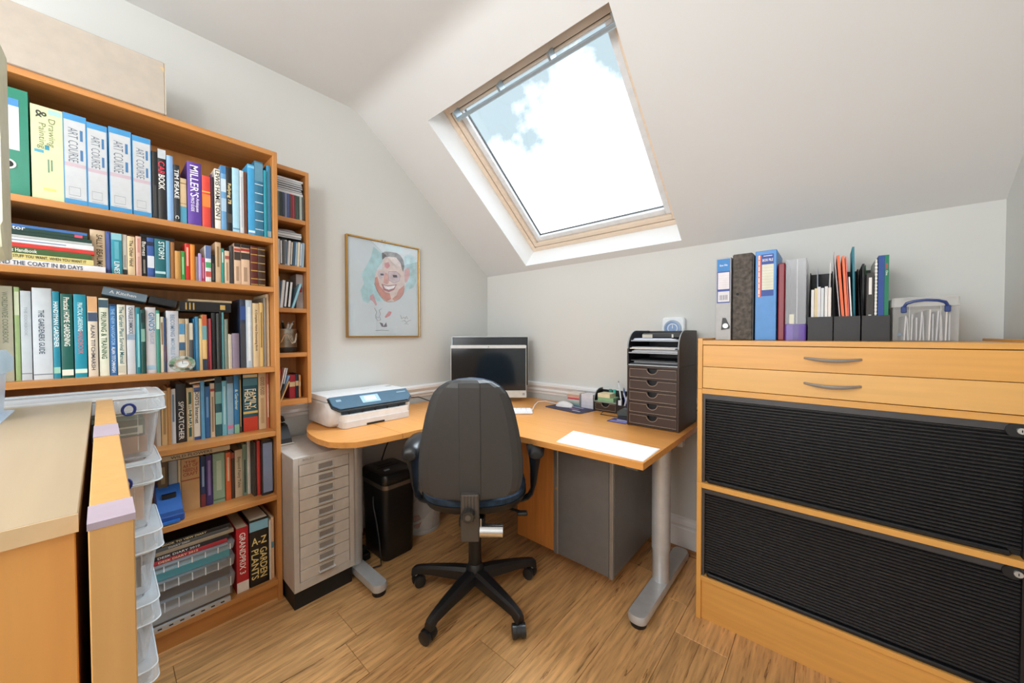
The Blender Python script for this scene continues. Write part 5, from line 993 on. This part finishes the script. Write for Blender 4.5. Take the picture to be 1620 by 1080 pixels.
bx('case', flat('3f86cc', .4), t, 1.906, 1.979, FY, FY+DB, Z, Z+.374, bev=.002)
lb = bx('label', flat('264a9c', .5), t, 1.914, 1.969, FY-.0006, FY-.0001, Z+.185, Z+.358); bx('white_panel', flat('dcdccc', .6), lb, 1.929, 1.969, FY-.001, FY-.0007, Z+.21, Z+.316); bx('red_strip', flat('d8695c', .6), lb, 1.914, 1.9265, FY-.001, FY-.0007, Z+.182, Z+.356); bx('white_strip', flat('ecdcd8', .6), lb, 1.9165, 1.922, FY-.0013, FY-.001, Z+.182, Z+.356)
for k in range(8): bx('ruled_line', flat('a8aca0', .6), lb, 1.930, 1.968, FY-.0013, FY-.001, Z+.218+k*.012, Z+.2186+k*.012)
for k in range(7): bx('index_mark', flat('a03a3c', .6), lb, 1.9178, 1.9208, FY-.0016, FY-.0013, Z+.19+k*.024, Z+.194+k*.024)
text('BOX FILE', (1.949, FY-.0013, Z+.334), (1, 0, 0), (0, 0, 1), .036, .011, 'f0f4fa', lb, 'label_lettering'); bx('label_line', flat('e6ecf4', .5), lb, 1.934, 1.964, FY-.0013, FY-.0008, Z+.350, Z+.3525)
t = thing('ring_binder', 'maroon ring binder beside the blue box file', 'binder', (1.995, FY, Z)); bx('cover', flat('841c2a', .4), t, 1.983, 2.006, FY+.01, FY+DB, Z, Z+.317, bev=.004, seg=2); bx('inner_pages', flat('3a1c22', .6), t, 2.0063, 2.0075, FY+.02, FY+DB, Z, Z+.27)
t = thing('magazine_file', 'clear plastic magazine file with a purple base', 'file', (2.04, FY, Z)); cf = clear('file_plastic', (.42, .44, .48), .36, .12, .3)
bx('front_wall', cf, t, 2.009, 2.074, FY, FY+.003, Z+.066, Z+.325); bx('side_wall', cf, t, 2.009, 2.012, FY+.003, FY+DB, Z+.066, Z+.325); bx('side_wall', cf, t, 2.071, 2.074, FY+.003, FY+DB, Z+.066, Z+.325)
G().loft([G().rrect(2.0075, 2.0755, FY-.002, FY+DB+.002, .006, Z), G().rrect(2.0075, 2.0755, FY-.002, FY+DB+.002, .006, Z+.065)]).to('purple_base', flat('5d3f9c', .3), t); bx('base_rib', flat('4c3188', .3), t, 2.034, 2.052, FY-.0035, FY-.002, Z+.002, Z+.063); bx('label_tab', flat('d8d8c8', .6), t, 2.022, 2.037, FY-.0008, FY-.0001, Z+.0665, Z+.105); bx('front_seam', clear('seam_plastic', (.9, .9, .95), .6), t, 2.045, 2.0465, FY-.001, FY-.0001, Z+.066, Z+.325)
HB = flat('232326', .5)
def sheet(name, label, cat, x, z0, h, w, y0, y1, col, lean=0, yl=0, extra=None, mat=None):
    t = thing(name, label, cat, (x, y0, z0)); t.rotation_euler = (yl, lean, 0)
    bx('sheet', mat or flat(col, .6), t, 0, w, 0, y1-y0, 0, h, local=True)
    if extra: extra(t, w, h)
    return t
for k, (xa, xb) in enumerate(((2.080, 2.1525), (2.1565, 2.2285), (2.2325, 2.3035))):
    t = thing('magazine_holder', 'black magazine holder on the cabinet, %s' % ('filled with envelopes', 'filled with orange and teal folders', 'filled with notebooks')[k], 'magazine holder', ((xa+xb)/2, FY, Z), group='black magazine holders on the cabinet')
    sd = [(FY, Z), (FY, Z+.092), (FY+.02, Z+.10), (FY+.17, Z+.285), (FY+.235, Z+.285), (FY+.235, Z)]
    G().prism(sd, 'x', xa, xa+.003).to('side', HB, t); G().prism(sd, 'x', xb-.003, xb).to('side', HB, t); bx('front', HB, t, xa+.003, xb-.003, FY, FY+.003, Z, Z+.092); bx('back', HB, t, xa+.003, xb-.003, FY+.232, FY+.235, Z, Z+.285); bx('bottom', HB, t, xa+.003, xb-.003, FY+.003, FY+.232, Z, Z+.003)
zc = Z+.0035
for k, (dx, h, c, n) in enumerate(((.004, .195, 'dcdce0', 'white'), (.014, .20, 'd9c9a0', 'manila'), (.023, .205, 'd8d8de', 'cool white'), (.033, .20, 'd3dbe0', 'pale blue'), (.044, .205, 'e2e2e2', 'bright white'), (.054, .20, 'e6e0dc', 'warm white'))):
    sheet('envelope', '%s envelope standing in the first black holder, %s from the left' % (n, ORD[k]), 'envelope', 2.083+dx+.002, zc, h, .0088, FY+.008, FY+.19, c)
sheet('paper_sheet', 'pale blue printed sheet rising behind the envelopes', 'paper', 2.110, zc, .292, .0012, FY+.06, FY+.22, 'c9d4e2', lean=-.02); sheet('paper_sheet', 'white sheet rising highest among the envelopes', 'paper', 2.137, zc, .30, .0015, FY+.05, FY+.22, 'e4e6ec', lean=.02); sheet('paper_sheet', 'warm white sheet at the right of the envelopes', 'paper', 2.1445, zc, .305, .0012, FY+.03, FY+.22, 'e8e4e0', lean=.0)
for k, (x_, h, w, c, l, n) in enumerate(((2.178, .335, .003, 'b9b0b4', -.075, 'pale grey'), (2.184, .32, .008, 'e8714a', -.07, 'orange'), (2.1935, .315, .007, 'ea7d58', -.055, 'light orange'), (2.201, .312, .003, 'd86a60', -.05, 'salmon red'), (2.207, .235, .004, 'e2e4e8', -.05, 'white'), (2.212, .35, .006, '1f7f92', -.02, 'teal'))):
    sheet('document_folder', '%s document folder leaning in the middle black holder' % n, 'folder', x_, zc, h, w, FY+.008+(.03 if k == 5 else 0), FY+.21, c, lean=l)
def nb(t, w, h):
    bx('spine_print', flat('e2e2de', .5), t, w*.3, w*.72, -.0006, 0, h*.68, h*.93, local=True); bx('spine_print', flat('c9c9c4', .5), t, w*.3, w*.7, -.0006, 0, h*.18, h*.38, local=True)
sheet('document_folder', 'dark grey folder at the left of the third holder', 'folder', 2.236, zc, .29, .006, FY+.09, FY+.215, '2c2e30')
sheet('book', 'charcoal book with white spine lettering in the third holder', 'book', 2.244, zc, .243, .0185, FY+.006, FY+.16, '3b3938', extra=nb)
g_ = sheet('paper_sheet', 'bright green sheet behind the charcoal book', 'paper', 2.254, zc, .295, .002, FY+.165, FY+.21, '4fae6a', lean=-.02)
def spir(t, w, h):
    for k in range(22): bx('wire_loop', flat('d8d8d4', .3, .6), t, -.001, w+.001, -.0025, .001, .006+k*h/23, .009+k*h/23, local=True)
sheet('spiral_notebook', 'white spiral notebook standing in the third holder', 'notebook', 2.2655, zc, .29, .005, FY+.008, FY+.2, 'cfcfc8', extra=spir)
sheet('notebook', 'royal blue notebook standing in the third holder', 'notebook', 2.2735, zc, .302, .0155, FY+.008, FY+.2, '274a92')
def gb(t, w, h):
    bx('spine_print', flat('b04848', .5), t, w*.3, w*.7, -.0006, 0, h*.84, h*.90, local=True); text('One', (w*.5, -.0007, h*.79), (0, 0, -1), (1, 0, 0), h*.08, w*.5, 'e8f0ea', t, 'spine_title', True)
sheet('notebook', 'dark green notebook standing at the right of the third holder', 'notebook', 2.2895, zc, .302, .0105, FY+.008, FY+.2, '127a58', extra=gb)
# clear storage box with blue handle
t = thing('storage_box', 'clear plastic storage box with a blue handle on the cabinet', 'box', (2.386, FY+.05, Z)); CS = clear('storage_plastic', (.82, .84, .85), .13, .12)
q0, q1, r0, r1 = 2.308, 2.462, FY, FY+.23
bx('bottom', CS, t, q0+.004, q1-.004, r0+.004, r1-.004, Z, Z+.003); bx('front_wall', CS, t, q0+.003, q1-.003, r0+.003, r0+.005, Z+.003, Z+.118); bx('back_wall', CS, t, q0+.003, q1-.003, r1-.005, r1-.003, Z+.003, Z+.118); bx('side_wall', CS, t, q0+.003, q0+.005, r0+.005, r1-.005, Z+.003, Z+.118); bx('side_wall', CS, t, q1-.005, q1-.003, r0+.005, r1-.005, Z+.003, Z+.118)
L1 = clear('storage_lid', (.85, .86, .86), .34, .15)
G().loft([G().rrect(q0, q1, r0, r1, .008, Z+.1185), G().rrect(q0, q1, r0, r1, .008, Z+.148), G().rrect(q0+.006, q1-.006, r0+.006, r1-.006, .006, Z+.151)]).to('lid', L1, t)
for xx in (q0+.042, q1-.042): bx('corner_rib', L1, t, xx-.001, xx+.001, r0+.0005, r0+.003, Z+.003, Z+.118)
HBL = flat('1f3a78', .35)
G().tube([(q0+.028, r0-.004, Z+.118), (q0+.034, r0-.008, Z+.130), (q0+.050, r0-.010, Z+.136), ((q0+q1)/2, r0-.012, Z+.139), (q1-.05, r0-.010, Z+.136), (q1-.034, r0-.008, Z+.130), (q1-.028, r0-.004, Z+.118)], [.004, .005, .0045, .0045, .0045, .005, .004], 8).to('handle', HBL, t)
for xx in (q0+.028, q1-.028): bx('handle_clip', HBL, t, xx-.007, xx+.007, r0-.006, r0-.0003, Z+.098, Z+.120, bev=.002)
g = G(); g.lathe([(.006, 0), (.006, .001)], (0, 0, 0), 14); g.to('round_badge', flat('6f7f90', .4), t, xf=Matrix.Translation((q0+.020, r0+.0025, Z+.024)) @ Matrix.Rotation(R(90), 4, 'X'))
for k in range(12):
    c = ('d3d3d6', 'c4c6ca', 'dcdad8', 'b9bcc2')[k % 4]; h = (.085, .08, .09, .078, .098, .085, .104, .09, .1, .082, .1, .09)[k]
    sheet('envelope', 'small %s envelope inside the clear box, %s from the left' % (('white', 'pale grey', 'cream white', 'blue grey')[k % 4], ORD[k]), 'envelope', q0+.030+k*.0095, Z+.0035, h, .0035, r0+.012+.01*(k % 3), r0+.16, c, lean=(.04, -.03, .02, 0)[k % 4])
# ------------------------------------------------------------------ near left: wooden cabinet, taped board, plastic boxes
lc = thing('wooden_cabinet', 'low beech cabinet with pale top in the left foreground', 'cabinet', (1.06, -2.4, 0))
ZK = 1.02; LBE = wood('foreground_beech', 'cc954e', 'z', .06)
bx('carcass', LBE, lc, .575, 1.548, -2.66, -2.153, 0, ZK-.02, bev=.001); bx('top', wood('pale_top', 'a8957a', 'x', .07, scale=5), lc, .570, 1.556, -2.665, -2.1505, ZK-.0195, ZK, bev=.001)
bx('top_edging', flat('cdb28a', .5), lc, 1.5562, 1.5575, -2.665, -2.1505, ZK-.019, ZK-.0003); bx('rear_edging', flat('a87440', .5), lc, .5665, .5698, -2.665, -2.1505, ZK-.012, ZK+.002)
bd = thing('wooden_board', 'beech board with lilac tape standing beside the foreground cabinet', 'board', (1.07, -2.13, 0))
bx('panel', wood('board_beech', 'c99a5c', 'z', .06), bd, .548, 1.600, -2.1435, -2.112, 0, ZK, bev=.001)
TPE = flat('a597a4', .5)
bx('tape', TPE, bd, 1.02, 1.148, -2.1442, -2.1112, ZK-.02, ZK+.0008); bx('tape', TPE, bd, 1.545, 1.6012, -2.1442, -2.1112, ZK-.006, ZK+.0008)
# stack of clear boxes
PL = clear('box_plastic', (.76, .83, .88), .15, .16); PLL = clear('box_lid_plastic', (.80, .88, .93), .26, .16)
stk = [(1.024, .98, -1.999, 0), (.82, .761, -2.010, .004), (.604, .548, -2.0095, -.003), (.392, .33, -2.020, .006), (.185, .14, -2.026, 0)]
DSC = ('topmost', 'second from the top', 'third from the top', 'fourth from the top', 'lowest')
zz = 0; bots = [.826, .611, .399, .192, .0]
for k, (zt_, zl, yr, dx) in enumerate(stk):
    zb_ = bots[k]; t = thing('plastic_storage_box', 'clear plastic lidded storage box, %s in the stack by the bookcase' % DSC[k], 'box', (.44+dx, yr-.19, zb_), group='stack of clear storage boxes')
    xa, xb, ya, yb = .325+dx, .575+dx, yr-.375, yr-.014
    def wr_(i, z): return G().rrect(xa+i, xb-i, ya+i, yb-i, .03, z, 5)
    G().loft([wr_(.022, zb_+.0005), wr_(.016, zb_+.006), wr_(.0, zl), wr_(.003, zl), wr_(.0185, zb_+.009), wr_(.025, zb_+.004)], True).to('box_wall', PL, t)
    G().loft([wr_(-.013, zl-.004), wr_(-.013, zl+.018), wr_(-.010, zt_-.006), wr_(.004, zt_), wr_(.02, zt_), wr_(.024, zt_-.010)], True).to('lid', PLL, t)
    RIM = clear('box_rim_plastic', (.84, .92, .97), .62, .15)
    for i_, z_ in ((-.0135, zl-.003), (-.0115, zt_-.006), (.001, zl-.012)):
        p_ = wr_(i_, z_); G().tube(p_+[p_[0]], .0022, 6, False).to('lid_rim' if i_ < 0 else 'wall_rim', RIM, t)
    for j in range(6): bx('lid_rib', PLL, t, xb+.0135, xb+.0145, ya+.03+j*.06, ya+.034+j*.06, zl, zt_-.008)
    for xx in (xa-.0142, xb+.0136): pass
    lt = G().tube([(xb+.020, yr-.082+.013*math.cos(q*math.pi/7), zl+.006+.016*math.sin(q*math.pi/7)) for q in range(15)], .0036, 8).to('blue_clip', flat('1d2f78', .3), t)
    for yy in (ya+.05, yb-.05): G().box(xb-.012, xb-.0115, yy, yy+.003, zb_+.03, zl-.006).to('wall_rib', PLL, t)
def inside(name, lab, cat, x0, x1, y0, y1, z0, z1, col, extra=None):
    t = thing(name, lab, cat, ((x0+x1)/2, (y0+y1)/2, z0)); bx('body', flat(col, .6), t, x0, x1, y0, y1, z0, z1, bev=.001)
    if extra: extra(t)
def lab_(t): bx('printed_label', flat('c9ccb8', .6), t, .532, .5325, -2.11, -2.05, .90, .925); bx('barcode', flat('55605c', .6), t, .5326, .5329, -2.10, -2.06, .905, .92)
inside('carton', 'dark green carton with a pale label inside the topmost clear box', 'carton', .36, .532, -2.30, -2.045, .895, .945, '4c5c50', lab_)
inside('folder', 'brown card folder inside the topmost clear box', 'folder', .355, .535, -2.32, -2.04, .842, .893, 'a07a5c')
def rng(t):
    for k in range(9): G().tube([(.533, -2.25+k*.022, .735), (.537, -2.25+k*.022, .745), (.530, -2.25+k*.022, .75)], .0012, 5).to('wire_loop', BLACK, t)
inside('notebook', 'pale pink spiral notebook inside the second clear box', 'notebook', .517, .532, -2.30, -2.05, .63, .735, 'd2b8a8', rng)
inside('paper_pad', 'white paper pads inside the second clear box', 'paper', .36, .512, -2.30, -2.05, .63, .72, 'b4b2ae')
inside('pouch', 'dark grey pouch inside the third clear box', 'pouch', .40, .535, -2.28, -2.06, .42, .51, '55575a')
inside('papers', 'white papers inside the third clear box', 'papers', .35, .395, -2.30, -2.05, .42, .53, 'c9cacc')
inside('cloth_bundle', 'beige cloth bundle inside the fourth clear box', 'cloth', .37, .53, -2.30, -2.08, .213, .30, 'a59684')
# frosted tub and cream screen casing at the left edge
tb_ = thing('frosted_tub', 'pale blue frosted plastic tub on the foreground cabinet', 'tub', (.74, -2.37, ZK)); PT = clear('tub_plastic', (.62, .76, .92), .72, .3)
def tr_(i, z): return G().rrect(.63+i, .85-i, -2.48+i, -2.280-i, .02, z, 4)
G().loft([tr_(.008, ZK+.0025), tr_(.003, ZK+.10), tr_(.005, ZK+.10), tr_(.010, ZK+.006)], True).to('tub_wall', PT, tb_)
G().loft([tr_(-.006, ZK+.1005), tr_(-.006, ZK+.135), tr_(.002, ZK+.15), tr_(.01, ZK+.15)], True).to('tub_lid', clear('tub_lid_plastic', (.55, .74, .92), .8, .25), tb_)
G().loft([tr_(-.006, ZK+.0002), tr_(-.006, ZK+.002)]).to('tub_base', PT, tb_)
cr_ = thing('cream_screen', 'cream plastic screen casing at the left edge of the picture', 'screen', (.9, -2.45, ZK)); CRM = flat('dde1c8', .5)
sec = lambda y, i: [(.84, y, 1.362+i*.3), (.885, y, 1.352+i), (.93, y, 1.372+i), (.945, y, 1.41+i), (.945, y, 1.745-i), (.93, y, 1.77-i), (.895, y, 1.797-i*1.5), (.84, y, 1.80-i)]
G().loft([sec(-2.70, .02), sec(-2.68, 0), sec(-2.268, 0), sec(-2.256, .006), sec(-2.253, .016)]).to('casing', CRM, cr_)
bx('front_panel', flat('bfae90', .5), cr_, .9455, .9475, -2.66, -2.276, 1.43, 1.73); bx('stand_neck', CRM, cr_, .84, .92, -2.52, -2.46, ZK+.03, 1.36); bx('stand_foot', CRM, cr_, .78, .98, -2.60, -2.50, ZK, ZK+.0298, bev=.006)
flush_texts()
